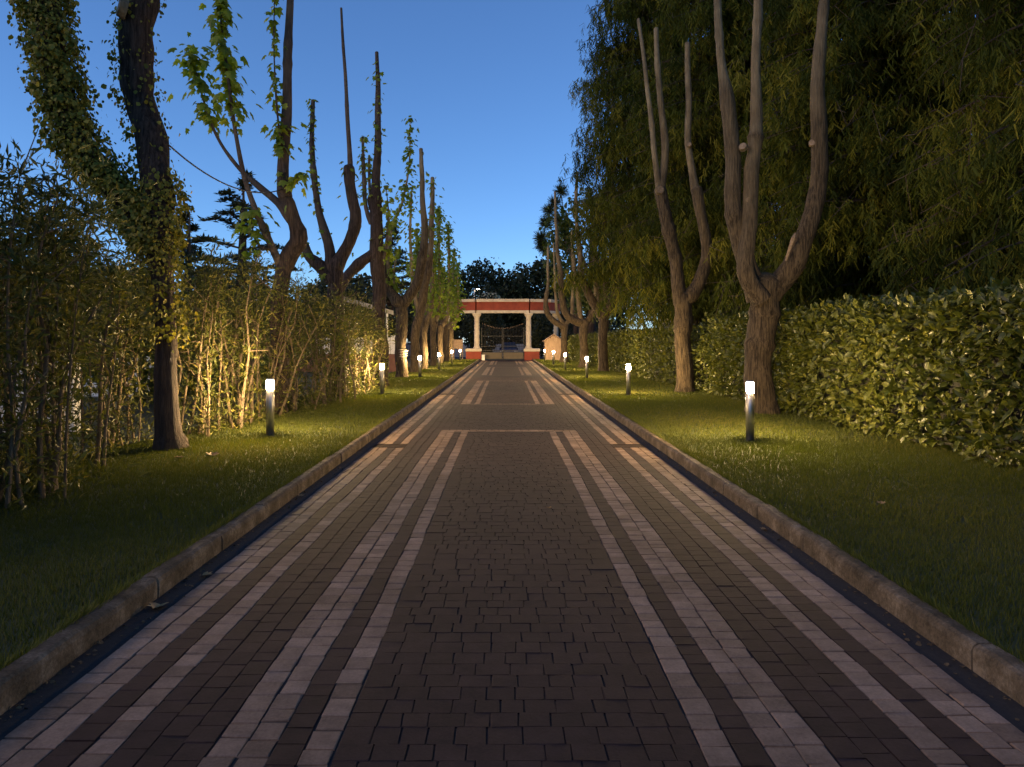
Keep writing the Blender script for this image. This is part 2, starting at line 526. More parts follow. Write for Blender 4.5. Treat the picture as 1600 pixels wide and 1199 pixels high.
# ---- kerbs: one stone after another
def kerb(name, s):
    k = bpy.data.objects.new(name, None); col.objects.link(k); k['kind'] = 'structure'
    prof = [(2.158, -0.05), (2.156, 0.085), (2.166, 0.108), (2.186, 0.120), (2.255, 0.122), (2.272, 0.112), (2.276, -0.05)]
    me = bpy.data.meshes.new('kerb_stone')
    L = 0.992; v = []; ny = 7
    for j in range(ny):
        y = L * j / (ny - 1)
        for i, (x, z) in enumerate(prof):
            q = Vector((x * 5, y * 5, z * 5 + s))
            e = 0.006 * noise.noise(q * 1.7) + 0.003 * noise.noise(q * 5)
            v.append((s * (x + e * (i in (1, 2, 3))), y, z + e * (i in (2, 3, 4, 5))))
    m = len(prof); f = []
    for j in range(ny - 1):
        for i in range(m - 1):
            q = (j * m + i, j * m + i + 1, j * m + m + i + 1, j * m + m + i)
            f.append(q if s > 0 else q[::-1])
    f.append(tuple(range(m))); f.append(tuple((ny - 1) * m + i for i in range(m)))
    me.from_pydata(v, [], f); me.materials.append(M['kerb'])
    for i in range(64):
        o = bpy.data.objects.new('kerb_stone', me); col.objects.link(o); o.parent = k
        o.location = (random.uniform(-.003, .003), -2.5 + i, random.uniform(-.004, .004))
        o.rotation_euler = (random.uniform(-.003, .003), 0, random.uniform(-.003, .003))
kerb('kerb', -1)
kerb('kerb', 1)

# ---- paving stones
def wob(x, y):
    return 0.004 * math.sin(y * 1.1 + x * 5.3) + 0.003 * math.sin(y * 3.7 + x * 9.0)
PANELS = [(0.9, 13.0), (18.3, 29.3), (34.0, 44.7), (49.7, 59.9)]
GRATES = [(10.82, 11.17), (21.6, 21.95)]
stones = []          # (corner quad, pale?)
def stone(x0, x1, y0, y1, pale, wx=True):
    w = wob if wx else (lambda a, b: 0)
    stones.append((((x0 + w(x0, y0), y0), (x1 + w(x1, y0), y0), (x1 + w(x1, y1), y1), (x0 + w(x0, y1), y1)), pale))
def run_col(x0, x1, y0, y1, pale):
    y = y0
    while y < y1 - .03:
        l = random.uniform(.098, .158)
        e = y + l
        if y1 - e < .06: e = y1
        stone(x0, x1, y, min(e, y1), pale); y = e
def run_row(x0, x1, y0, y1, pale):
    x = x0
    while x < x1 - .03:
        l = random.uniform(.095, .165)
        e = x + l
        if x1 - e < .06: e = x1
        stone(x, min(e, x1), y0, y1, pale, False); x = e
YS, YE = -1.0, 61.4
inner = [(.693, .815, 1), (.815, .93, 0), (.93, 1.052, 1), (1.052, 1.175, 1)]
outer = [(1.175, 1.293, 0), (1.293, 1.411, 0), (1.411, 1.53, 0), (1.53, 1.65, 1), (1.65, 1.77, 0), (1.77, 1.89, 1), (1.89, 2.012, 1)]
for s in (-1, 1):
    for a, b, pale in outer:
        x0, x1 = sorted((s * a, s * b))
        cuts = [YS] + ([g for gr in GRATES for g in gr] if a > 1.5 else []) + [YE]
        for i in range(0, len(cuts), 2): run_col(x0, x1, cuts[i], cuts[i + 1], pale)
prev = YS
for pi, (a, b) in enumerate(PANELS):
    # plain field before the panel
    if a > prev:
        y = prev
        while y < a - .02:
            d = random.uniform(.112, .13); e = min(y + d, a)
            if a - e < .05: e = a
            run_row(-1.175, 1.175, y, e, 0); y = e
    two = pi == 0
    run_row(-1.175, 1.175, a, a + .122, 1)
    run_row(-1.175, 1.175, b - .122, b, 1)
    top = b - .122
    if two: run_row(-.93, .93, b - .25, b - .128, 1)
    for s in (-1, 1):
        for x0, x1, pale in inner:
            q0, q1 = sorted((s * x0, s * x1))
            run_col(q0, q1, a + .122, b - .25 if (two and x1 <= .94) else top, pale)
    y = a + .122; fe = b - .25 if two else top
    while y < fe - .02:
        e = min(y + random.uniform(.112, .13), fe)
        if fe - e < .05: e = fe
        run_row(-.693, .693, y, e, 0); y = e
    prev = b
run_row(-1.175, 1.175, prev, YE, 0)

def stone_block(c, full=True, pale=1, row=False):
    c = np.array(c); ctr = c.mean(0)
    kx, ky = (1.0, 1.0) if pale else ((0.6, 0.2) if row else (0.55, 0.45))
    def inset(d):
        q = c.copy()
        for i in range(4):
            v = ctr - q[i]; q[i] = q[i] + np.sign(v) * d * np.array((kx, ky))
        return q
    h = random.gauss(0, .0010 if pale else .0005)
    sh_ = np.array((random.gauss(0, .0022), random.gauss(0, .0015))) if pale else np.zeros(2)
    jit = lambda q: q + sh_ + np.array([[random.gauss(0, .0021), random.gauss(0, .0021)] for _ in range(4)])
    if not full:
        q = inset(.003); return np.array([(x, y, h) for x, y in q]), [(0, 1, 2, 3)]
    lo, mid, up = inset(.0036), jit(inset(.0042)), jit(inset(.0078))
    v = [(x, y, -.03) for x, y in lo] + [(x, y, h - .0035) for x, y in mid] + [(x, y, h + random.gauss(0, .0004)) for x, y in up]
    f = [(8, 9, 10, 11)]
    for k in (0, 4):
        for i in range(4):
            j = (i + 1) % 4
            f.append((k + i, k + j, k + 4 + j, k + 4 + i))
    return np.array(v), f

def in_frame(c):
    x, y = np.mean(c, 0)
    if y < 2.75: return False
    return 0 < 790 + (x - CX) / y * F < 1600
cnt = {0: 0, 1: 0}
acc = {0: ([], [], []), 1: ([], [], [])}
names = {0: 'dark_paving_stone', 1: 'pale_paving_stone'}
mats = {0: M['stone_dark'], 1: M['stone_pale']}
for c, pale in sorted(stones, key=lambda s: s[0][0][1]):
    yc = c[0][1]
    v, f = stone_block(c, yc < 32, pale, abs(np.mean(c, 0)[0]) < .69)
    t = float(np.clip(random.gauss(.5, .26 if pale else .17), 0, 1))
    if cnt[pale] < 300 and in_frame(c):
        cnt[pale] += 1
        np_mesh(names[pale], v, np.array(f), mats[pale], drive, np.full(len(v), t))
    else:
        V, Fc, T = acc[pale]
        base = sum(len(a) for a in V) if False else (T[-1][1] if T else 0)
        V.append(v); Fc.append(np.array(f) + base); T.append((np.full(len(v), t), base + len(v)))
for pale in (0, 1):
    V, Fc, T = acc[pale]
    o = np_mesh(names[pale] + 's', np.concatenate(V), np.concatenate(Fc), mats[pale], drive, np.concatenate([t[0] for t in T]))
    o['kind'] = 'stuff'

# ---- drain grates
def grate(x0, x1, y0, y1, label):
    g = empty('drain_grate', ((x0 + x1) / 2, y0, 0), label, 'drain', 'drain grates set in the drive')
    MB().box(x0, x1, y0, y0 + .03, -.05, .002).box(x0, x1, y1 - .03, y1, -.05, .002).box(x0, x0 + .03, y0 + .03, y1 - .03, -.05, .002).box(x1 - .03, x1, y0 + .03, y1 - .03, -.05, .002).build('frame', M['rust_iron'], g)
    n = 14
    for i in range(n):
        x = x0 + .03 + (x1 - x0 - .06) * (i + .5) / n
        MB().box(x - .014, x + .014, y0 + .03, y1 - .03, -.03, -.002).build('bar', M['rust_iron'], g)
for i, (y0, y1) in enumerate(GRATES):
    for s in (-1, 1):
        x0, x1 = sorted((s * 1.532, s * 2.01))
        row = ('first', 'second')[i]
        side = 'evergreen hedge side kerb' if s > 0 else 'twiggy shrub side kerb'
        grate(x0, x1, y0, y1, 'iron drain grate at the %s, %s along the drive' % (side, row))

# ================================================================== BOLLARD LAMPS
def bollard(x, y, label):
    z = float(lawn_height(x, y))
    b = empty('bollard_lamp', (x, y, z), label, 'bollard lamp', 'lit bollard lamps along the lawns')
    MB().lathe(x, y, [(.078, z - .02), (.078, z + .012), (.066, z + .016)], 20).build('base_plate', M['steel'], b)
    MB().lathe(x, y, [(.060, z + .012), (.060, z + .705), (.054, z + .711)], 24).build('post', M['steel'], b, True)
    MB().lathe(x, y, [(.050, z + .712), (.055, z + .725), (.055, z + .845), (.048, z + .86)], 14).build('lamp_glass', M['lamp'], b, True)
    MB().lathe(x, y, [(.050, z + .861), (.058, z + .866), (.056, z + .878), (.04, z + .886)], 24).build('cap', M['steel'], b, True)
LB = [(422, 682, 11.3), (597, 613, 20.6), (656, 590, 29.9), (686, 577.5, 39), (706, 569, 48), (719, 564, 57)]
RB = [(1172, 690, 10.75), (982, 617, 20.2), (917, 592, 29.2), (883, 578.5, 38.4), (865, 571, 47.3), (851, 566, 56)]
ordn = ['first', 'second', 'third', 'fourth', 'fifth', 'sixth']
for i, (px, py, Y) in enumerate(LB):
    bollard(float(at(px, py, Y)[0]), Y, 'lit steel bollard lamp on the ivy tree side, %s counting towards the gate' % ordn[i])
for i, (px, py, Y) in enumerate(RB):
    bollard(float(at(px, py, Y)[0]), Y, 'lit steel bollard lamp on the evergreen hedge side, %s counting towards the gate' % ordn[i])

# ================================================================== POLLARDED TREES
def scar(P, d, r, parent):
    "pale oval of a sawn-off branch: a short stub with a cut face"
    p = np.array(P); d = np.array(d, float); d /= np.linalg.norm(d)
    q = p + d * r * .32
    mb = MB(); mb.bar(p - d * r * .5, q, r * 1.18, 12, r * 1.02)
    o = mb.build('branch_stub', M['bark'], parent)
    mb = MB(); mb.bar(q - d * .005, q + d * .006, r * .95, 14, r * .88)
    mb.build('pruning_cut', M['cut_wood'], o)

def px_path(pts, Y, dy=0.0, wander=0.0):
    n = len(pts); out = []
    for i, (x, y) in enumerate(pts):
        out.append(at(x, y, Y + dy * i / max(1, n - 1)))
    return out

def shoot_leaves(P, T, n, size, spread, lo=0.0, hi=1.0):
    "leaves hanging around a shoot: positions, directions, normals"
    idx = (rng.uniform(lo, hi, n) * (len(P) - 1)).astype(int)
    d = rdir(n); d[:, 2] = d[:, 2] * .5
    d = unit(d)
    pos = P[idx] + d * np.abs(rng.normal(0, spread, n))[:, None]
    al = unit(d * .7 + np.stack([np.zeros(n), np.zeros(n), -rng.uniform(.3, 1.3, n)], 1))
    nr = unit(d + np.array([0, 0, .8]) + rng.normal(0, .3, (n, 3)))
    return pos, al, nr, size * rng.uniform(.55, 1.2, n)

class Tree:
    def __init__(s, name, base, label, cat='tree', group=None, bark='bark'):
        s.e = empty(name, base, label, cat, group); s.bark = M[bark]
        s.leaf = []; s.seed = random.uniform(0, 50)
    def limb(s, pts, rad, part='limb', leaves_n=0, size=.17, spread=.12, lo=0.2, hi=1.0, n=12, lump=.10, step=.12, young=young_by_radius):
        s.seed += 3.7
        o, P, Rr, T = tube(part, pts, rad, s.bark, s.e, n=n, lump=lump, step=step, young=young, seed=s.seed)
        if leaves_n: s.leaf.append(shoot_leaves(P, T, leaves_n, size, spread, lo, hi))
        return P, Rr, T
    def foliage(s, tmpl, mat, individual=False, name='foliage'):
        if not s.leaf: return
        pos, al, nr, sz = [np.concatenate(a) for a in zip(*s.leaf)]
        if not individual:
            leaves(name, tmpl, pos, al, nr, sz, mat, s.e); return
        order = rng.permutation(len(pos))
        k = min(300, len(pos))
        proto = []
        for j in range(3):
            tv, tf = tmpl
            v = tv * np.array([rng.uniform(.85, 1.1), 1, rng.uniform(.6, 1.5)])
            me = bpy.data.meshes.new('leaf'); me.from_pydata(v.tolist(), [], tf.tolist())
            a = me.attributes.new('tint', 'FLOAT', 'POINT'); a.data.foreach_set('value', np.full(len(v), (.25, .5, .8)[j], dtype=np.float32))
            me.materials.append(mat); proto.append(me)
        org = np.array(parent_origin(s.e))
        for i in order[:k]:
            o = bpy.data.objects.new('leaf', random.choice(proto)); col.objects.link(o); o.parent = s.e
            y = Vector(al[i]); x = y.cross(Vector(nr[i])).normalized(); z = x.cross(y)
            from mathutils import Matrix
            m = Matrix((x, y, z)).transposed().to_4x4()
            o.rotation_euler = m.to_euler(); o.location = Vector(pos[i] - org); o.scale = (sz[i],) * 3
        if len(pos) > k:
            r = order[k:]
            leaves('foliage', tmpl, pos[r], al[r], nr[r], sz[r], mat, s.e)

def ground_z(x, y): return float(lawn_height(x, y)) - .06

# ---- ivy-clad tree
Y = 10.1
b = at(265, 705, Y); b[2] = ground_z(b[0], Y)
T1 = Tree('ivy_tree', tuple(b), 'thick forked tree trunk wrapped in ivy, standing in the twiggy shrub row', 'tree', None, 'bark_dark')
T1.limb([b, at(264, 690, Y), at(262, 600, Y), at(256, 480, Y), at(248, 405, Y), at(243, 350, Y)], [.25, .19, .15, .14, .16, .2], 'trunk', lump=.2, young=lambda r: 0.25)
PL, RL, TL = T1.limb([at(246, 378, Y), at(205, 330, Y), at(160, 275, Y - .1), at(125, 225, Y - .2), at(98, 150, Y - .3), at(76, 60, Y - .4), at(66, 0, Y - .4), at(62, -70, Y - .4)], [.17, .17, .165, .16, .16, .165, .165, .165], lump=.15)
PR, RR_, TR = T1.limb([at(245, 385, Y), at(251, 320, Y), at(238, 235, Y + .1), at(214, 150, Y + .2), at(216, 60, Y + .2), at(224, 0, Y + .2), at(227, -70, Y + .2)], [.2, .21, .205, .2, .205, .235, .23], lump=.2)
scar(at(196, 18, Y) + np.array((0, -.1, 0)), (-.8, -.6, .2), .12, T1.e)
def ivy_on(P, Rr, n, thick, lo, hi, side=None):
    idx = (rng.uniform(lo, hi, n) * (len(P) - 1)).astype(int)
    d = rdir(n); d[:, 2] *= .4; d = unit(d)
    if side is not None:
        keep = (d @ np.array(side)) > rng.normal(.45, .3, n)
        d = d[keep]; idx = idx[keep]; n = len(d)
    rad = Rr[idx] + np.abs(rng.normal(0, thick, n)) + .01
    pos = P[idx] + d * rad[:, None] + rng.normal(0, .03, (n, 3))
    al = unit(np.stack([rng.normal(0, .5, n), rng.normal(0, .5, n), -np.ones(n)], 1) + d * .5)
    clump = .5 + .5 * np.sin(pos[:, 0] * 9 + pos[:, 2] * 5) * np.sin(pos[:, 2] * 8 + pos[:, 1] * 6)
    pos = pos + d * (.06 * clump)[:, None]
    return pos, al, unit(d + rng.normal(0, .6, (n, 3))), rng.uniform(.025, .075, n) * (.7 + .6 * clump)
T1.leaf += [ivy_on(PL, RL, 13000, .085, 0, 1), ivy_on(PR, RR_, 1500, .06, 0, .22), ivy_on(PR, RR_, 2000, .05, .2, 1, (-1.3, .1, .1)), ivy_on(PR, RR_, 500, .05, .0, .55, (1.3, .2, 0)), ivy_on(PR, RR_, 350, .03, .5, 1)]
ptk, rtk = smooth_path([at(262, 600, Y), at(256, 480, Y), at(248, 405, Y), at(243, 350, Y)], [.18, .175, .2, .25], .1)
T1.leaf += [ivy_on(ptk, rtk, 1500, .06, .3, 1)]
T1.foliage(t_oval(.42, .05, .1), M['ivy'], name='ivy')

# ---- second tree: leafy shoots
GRP = 'pollarded trees lining the drive'
Y = 14.8
b = at(433, 640, Y); b[2] = ground_z(b[0], Y)
T2 = Tree('pollarded_tree', tuple(b), 'pollarded tree with one tall bare pole, big-leaved green shoots and the cable tied to it', 'tree', GRP, 'bark_dark')
T2.limb([b, at(434, 610, Y), at(437, 540, Y), at(438, 450, Y), at(448, 405, Y), at(466, 372, Y), at(458, 338, Y), at(443, 300, Y)], [.25, .19, .16, .155, .165, .175, .14, .12], 'trunk', lump=.16)
T2.limb([at(446, 310, Y), at(443, 285, Y), at(446, 200, Y), at(450, 100, Y), at(453, 0, Y), at(455, -60, Y)], [.13, .115, .105, .085, .07, .065], lump=.05, leaves_n=26, lo=.05, hi=.3, spread=.16)
T2.limb([at(440, 420, Y), at(418, 372, Y - .2), at(386, 290, Y - .3), at(368, 210, Y - .3), at(358, 130, Y - .3), at(347, 50, Y - .3), at(340, -40, Y - .3)], [.09, .07, .05, .04, .032, .024, .015], lump=.06, leaves_n=210, lo=.5, hi=1, spread=.19, size=.21, n=8)
T2.limb([at(455, 345, Y), at(436, 318, Y + .05), at(405, 292, Y + .2), at(372, 262, Y + .2), at(340, 215, Y + .2), at(316, 150, Y + .2), at(300, 85, Y + .2)], [.09, .08, .07, .04, .032, .022, .01], lump=.06, leaves_n=150, lo=.6, hi=1, spread=.22, size=.19, n=8)
T2.limb([at(444, 270, Y - .1), at(434, 180, Y - .2), at(428, 80, Y - .2), at(430, -40, Y - .2)], [.03, .022, .016, .008], lump=.05, leaves_n=90, lo=.1, hi=1, spread=.1, size=.18, n=6)
T2.limb([at(450, 290, Y - .1), at(462, 285, Y - .2), at(468, 270, Y - .2)], [.03, .018, .008], leaves_n=26, spread=.14, size=.2, n=6)
T2.limb([at(425, 390, Y - .1), at(405, 385, Y - .3), at(395, 360, Y - .3), at(392, 330, Y - .3)], [.03, .02, .014, .008], leaves_n=50, spread=.22, size=.2, n=6)
T2.foliage(t_lobed(), M['plane_leaf'], True)

# ---- third and fourth
def base_pt(px, py, Y):
    b = at(px, py, Y); b[2] = ground_z(b[0], Y); return b
Y = 19.5; b = base_pt(526, 640, Y)
T3 = Tree('pollarded_tree', tuple(b), 'pollarded tree behind the twiggy shrubs with a knobbed limb ending in one thin pole', 'tree', GRP, 'bark_dark')
T3.limb([b, at(527, 590, Y), at(527, 500, Y), at(524, 455, Y), at(520, 420, Y)], [.31, .24, .20, .205, .22], 'trunk', lump=.16)
T3.limb([at(521, 440, Y), at(500, 415, Y), at(484, 402, Y), at(477, 382, Y)], [.19, .17, .13, .1], lump=.2, leaves_n=50, spread=.18)
T3.limb([at(519, 430, Y), at(512, 380, Y), at(498, 325, Y), at(488, 250, Y), at(489, 157, Y)], [.18, .13, .09, .07, .05], lump=.1, leaves_n=130, lo=.2, hi=1, spread=.09, size=.13)
T3.limb([at(521, 430, Y), at(543, 385, Y), at(555, 345, Y), at(549, 300, Y), at(547, 262, Y)], [.19, .17, .16, .145, .15], lump=.2, leaves_n=24, spread=.25)
T3.limb([at(547, 268, Y), at(545, 215, Y), at(540, 130, Y), at(533, 13, Y)], [.075, .06, .05, .032], lump=.06, n=8)
T3.foliage(t_lobed(), M['plane_leaf'])
Y = 24.3; b = base_pt(597, 600, Y)
T4 = Tree('pollarded_tree', tuple(b), 'dark straight pollarded tree with upright poles beside the end of the twiggy shrubs', 'tree', GRP, 'bark_dark')
T4.limb([b, at(595, 580, Y), at(592, 480, Y), at(589, 390, Y), at(586, 305, Y)], [.32, .25, .22, .22, .19], 'trunk', lump=.16)
T4.limb([at(587, 320, Y), at(589, 250, Y), at(591, 180, Y), at(589, 82, Y)], [.17, .12, .10, .06], leaves_n=110, spread=.14, size=.16, lo=0, hi=.9)
T4.limb([at(588, 395, Y), at(566, 408, Y), at(545, 428, Y), at(532, 452, Y - .5)], [.2, .18, .17, .15], lump=.18)
T4.limb([at(580, 350, Y), at(570, 310, Y), at(567, 215, Y)], [.08, .07, .045], leaves_n=70, spread=.12, size=.16)
T4.limb([at(584, 330, Y), at(578, 300, Y), at(577, 245, Y)], [.06, .05, .04], leaves_n=40, spread=.1, size=.16)
T4.limb([at(590, 430, Y), at(600, 400, Y), at(607, 340, Y), at(603, 290, Y)], [.1, .06, .03, .012], leaves_n=120, spread=.28, size=.18, n=8)
T4.foliage(t_lobed(), M['plane_leaf'])
Y = 29.9; b = base_pt(627, 592, Y)
T5 = Tree('pollarded_tree', tuple(b), 'pollarded tree with rope wound round its trunk and a stout curving limb', 'tree', GRP)
T5.limb([b, at(627, 582, Y), at(626, 530, Y), at(627, 470, Y)], [.31, .24, .215, .25], 'trunk', lump=.16)
T5.limb([at(628, 480, Y), at(650, 443, Y), at(661, 400, Y), at(663, 350, Y), at(660, 300, Y), at(658, 233, Y)], [.22, .2, .18, .14, .1, .08], lump=.16, leaves_n=30, spread=.2)
T5.limb([at(626, 478, Y), at(607, 450, Y), at(598, 420, Y), at(597, 385, Y)], [.22, .2, .17, .12], lump=.14, leaves_n=50, spread=.3)
T5.limb([at(603, 440, Y), at(611, 360, Y), at(628, 318, Y), at(639, 260, Y), at(641, 185, Y)], [.1, .07, .05, .035, .015], leaves_n=190, spread=.2, size=.2, lo=.3)
T5.limb([at(622, 470, Y), at(615, 430, Y), at(622, 390, Y)], [.06, .04, .02], leaves_n=110, spread=.4, size=.2)
T5.foliage(t_lobed(), M['plane_leaf'])
# rope turns
ez = at(627, 556, Y)
rp = empty('rope', (float(b[0]), Y, float(ez[2])), 'pale rope wound in loose turns round a tree trunk', 'rope')
for k in range(4):
    pts = [(b[0] - .0 + .245 * math.cos(a), Y + .245 * math.sin(a), ez[2] + .07 * k + .03 * math.sin(a * 1 + k)) for a in np.linspace(0, 2 * math.pi, 17)]
    tube('turn', pts, [.012] * 17, M['rope'], rp, n=5, step=.1, lump=0)

Y = 34.6; b = base_pt(648, 584, Y)
T6 = Tree('pollarded_tree', tuple(b), 'pollarded tree leaning to one bare pole behind the rope-wound tree', 'tree', GRP)
T6.limb([b, at(648, 576, Y), at(650, 520, Y), at(660, 470, Y), at(669, 425, Y)], [.32, .24, .21, .2, .17], 'trunk', lump=.14)
T6.limb([at(668, 432, Y), at(673, 380, Y), at(675, 330, Y), at(676, 278, Y)], [.2, .13, .11, .09], leaves_n=60, spread=.25, size=.2)
T6.limb([at(655, 490, Y), at(645, 440, Y), at(641, 360, Y), at(644, 290, Y)], [.14, .09, .06, .03], leaves_n=160, spread=.28, size=.2)
T6.foliage(t_lobed(), M['plane_leaf'])

def generic_pollard(X, Y, hk, poles, leafy, label, bark='bark', lean=0.0, r0=.2, leaf_s=.22):
    b = np.array((X, Y, ground_z(X, Y)))
    t = Tree('pollarded_tree', tuple(b), label, 'tree', GRP, bark)
    k = b + np.array((lean, 0, hk))
    t.limb([b, b + np.array((0, 0, .15)), b + np.array((lean * .4, 0, hk * .55)), k], [r0 * 1.35, r0, r0 * .92, r0 * 1.1], 'trunk', lump=.14)
    for dx, dy, top, r in poles:
        mid = k + np.array((dx * .75, dy * .75, .45)); m2 = k + np.array((dx, dy, 1.15))
        e = np.array((k[0] + dx * 1.05 + random.uniform(-.15, .15), k[1] + dy, top))
        t.limb([k - np.array((0, 0, .2)), mid, m2, (m2 * .5 + e * .5) + np.array((random.uniform(-.1, .1), 0, 0)), e], [r * 1.8, r * 1.6, r * 1.25, r, r * .6], leaves_n=int(leafy * (top - k[2])), spread=.28, size=leaf_s, lo=.15)
    t.foliage(t_lobed(), M['plane_leaf'])
far_left = [(-4.4, 39.5, 2.7, [(-.5, .2, 7.6, .09), (.45, -.2, 8.6, .09), (.1, .5, 6.4, .07)], 55),
            (-4.4, 44.4, 2.7, [(-.6, .1, 8.0, .09), (.35, .3, 9.6, .08), (.0, -.5, 6.8, .08)], 60),
            (-4.4, 49.2, 2.6, [(-.5, .2, 7.2, .09), (.55, .0, 9.3, .08), (.1, .4, 6.3, .08)], 60),
            (-4.4, 54.0, 2.6, [(-.4, .3, 7.0, .09), (.5, .1, 8.3, .08), (.9, -.2, 6.3, .08)], 60),
            (-4.4, 58.6, 2.6, [(-.5, .1, 6.8, .09), (.45, .2, 7.8, .08)], 60)]
for i, a in enumerate(far_left):
    generic_pollard(*a, 'leafy pollarded tree in the bare-lawn stretch of the row, %s before the gate' % ['fifth', 'fourth', 'third', 'second', 'last'][i])

# ---- right row
Y = 15.0; b = base_pt(1187, 650, Y)
A1 = Tree('pollarded_tree', tuple(b), 'stout pollarded tree with three tall pale limbs beside the first lamp of the hedge side', 'tree', GRP)
A1.limb([b, at(1187, 625, Y), at(1187, 560, Y), at(1191, 490, Y), at(1196, 440, Y)], [.40, .30, .265, .28, .33], 'trunk', lump=.12)
A1.limb([at(1184, 470, Y), at(1163, 405, Y), at(1148, 335, Y), at(1144, 240, Y), at(1139, 165, Y), at(1126, 95, Y), at(1122, 0, Y), at(1121, -60, Y)], [.2, .18, .165, .155, .15, .085, .075, .07], lump=.10)
A1.limb([at(1190, 470, Y - .2), at(1167, 425, Y - .25), at(1170, 345, Y - .2), at(1176, 265, Y - .1), at(1180, 222, Y - .1), at(1182, 100, Y - .1), at(1184, 0, Y - .1), at(1185, -60, Y - .1)], [.2, .17, .15, .145, .13, .09, .088, .08], lump=.10)
A1.limb([at(1197, 460, Y), at(1232, 425, Y - .1), at(1257, 375, Y - .2), at(1275, 310, Y - .2), at(1282, 215, Y - .2), at(1276, 130, Y - .2), at(1285, 50, Y - .2), at(1291, -50, Y - .2)], [.24, .22, .185, .17, .165, .135, .105, .095], lump=.10)
for (px, py, dx, r, dz) in ((1163, 228, -.8, .08, .5), (1173, 312, .0, .07, .0), (1272, 222, -.6, .07, .2)):
    p = at(px, py, Y - .32)
    scar(p + np.array((0, .08, 0)), (dx, -1.0, dz), r, A1.e)
st = MB(); p = at(1232, 395, Y - .35); q = at(1240, 372, Y - .4)
st.bar(at(1228, 408, Y - .32), p, .022, 6, .03).bar(p, q, .03, 6, .045).bar(q, at(1243, 364, Y - .4), .045, 6, .008)
st.build('torn_branch', M['cut_wood'], A1.e)
Y = 21.5; b = base_pt(1070, 614, Y)
A2 = Tree('pollarded_tree', tuple(b), 'forked pollarded tree with thin twin poles standing against the evergreen hedge', 'tree', GRP)
A2.limb([b, at(1070, 600, Y), at(1068, 535, Y), at(1066, 462, Y)], [.36, .26, .235, .26], 'trunk', lump=.13)
A2.limb([at(1064, 475, Y), at(1056, 415, Y), at(1044, 350, Y), at(1030, 296, Y)], [.21, .185, .175, .19], lump=.12)
A2.limb([at(1030, 302, Y), at(1022, 230, Y), at(1012, 140, Y), at(998, 30, Y)], [.1, .08, .065, .05], lump=.07, n=9)
A2.limb([at(1034, 300, Y), at(1039, 220, Y), at(1030, 140, Y), at(1025, 45, Y)], [.12, .11, .085, .07], lump=.08, n=9)
A2.limb([at(1068, 475, Y), at(1094, 440, Y), at(1104, 395, Y), at(1097, 340, Y), at(1088, 296, Y)], [.2, .19, .165, .155, .17], lump=.12)
A2.limb([at(1087, 302, Y), at(1076, 230, Y), at(1076, 150, Y), at(1074, 68, Y)], [.12, .1, .09, .075], lump=.09, n=9)
for (px, py, dx, r) in ((1031, 297, .1, .12), (1077, 226, -.3, .07)):
    scar(at(px, py, Y - .16), (dx, -1, .1), r, A2.e)
Y = 36; b = base_pt(942, 581, Y)
A3 = Tree('pollarded_tree', tuple(b), 'pollarded tree with a wide cup of limbs against the far hedge', 'tree', GRP)
A3.limb([b, at(942, 572, Y), at(942, 525, Y), at(943, 487, Y)], [.36, .25, .22, .26], 'trunk', lump=.13)
A3.limb([at(942, 495, Y), at(922, 465, Y), at(909, 432, Y), at(906, 395, Y), at(900, 330, Y), at(902, 270, Y)], [.22, .2, .17, .13, .09, .07], lump=.12)
A3.limb([at(944, 495, Y), at(962, 462, Y), at(970, 425, Y), at(967, 388, Y), at(960, 330, Y), at(956, 255, Y)], [.22, .2, .18, .15, .09, .07], lump=.12)
A3.limb([at(941, 480, Y + .3), at(931, 440, Y + .5), at(930, 400, Y + .5), at(932, 320, Y + .5)], [.13, .12, .1, .06], lump=.1)
A3.limb([at(946, 475, Y + .3), at(945, 430, Y + .5), at(943, 370, Y + .5), at(944, 330, Y + .5)], [.12, .1, .09, .05], lump=.1)
Y = 42; b = base_pt(912, 572, Y)
A4 = Tree('pollarded_tree', tuple(b), 'low pollarded tree with one limb reaching out level then rising, by the far hedge', 'tree', GRP)
A4.limb([b, at(912, 566, Y), at(912, 530, Y), at(913, 502, Y)], [.36, .26, .23, .27], 'trunk', lump=.13)
A4.limb([at(912, 506, Y), at(892, 498, Y), at(880, 480, Y), at(877, 440, Y), at(871, 390, Y), at(867, 300, Y)], [.24, .22, .2, .17, .11, .06], lump=.12)
A4.limb([at(913, 506, Y), at(926, 490, Y), at(931, 465, Y), at(928, 400, Y)], [.2, .18, .13, .07], lump=.12)
A4.limb([at(908, 500, Y), at(902, 455, Y), at(897, 425, Y), at(893, 360, Y)], [.15, .14, .13, .06], lump=.12)
Y = 51; b = base_pt(881, 566, Y)
A5 = Tree('pollarded_tree', tuple(b), 'low pollarded tree before the gate hut, limb bent out over the drive edge', 'tree', GRP)
A5.limb([b, at(881, 560, Y), at(882, 535, Y), at(882, 508, Y)], [.34, .25, .22, .25], 'trunk', lump=.13)
A5.limb([at(882, 512, Y), at(866, 502, Y), at(855, 490, Y), at(853, 472, Y), at(856, 440, Y), at(856, 386, Y)], [.22, .2, .2, .17, .09, .075], lump=.12)
A5.limb([at(882, 510, Y), at(872, 490, Y), at(868, 460, Y), at(865, 380, Y)], [.17, .13, .1, .05], lump=.12)
A5.limb([at(883, 510, Y), at(893, 490, Y), at(896, 440, Y), at(898, 400, Y)], [.17, .13, .1, .05], lump=.12)

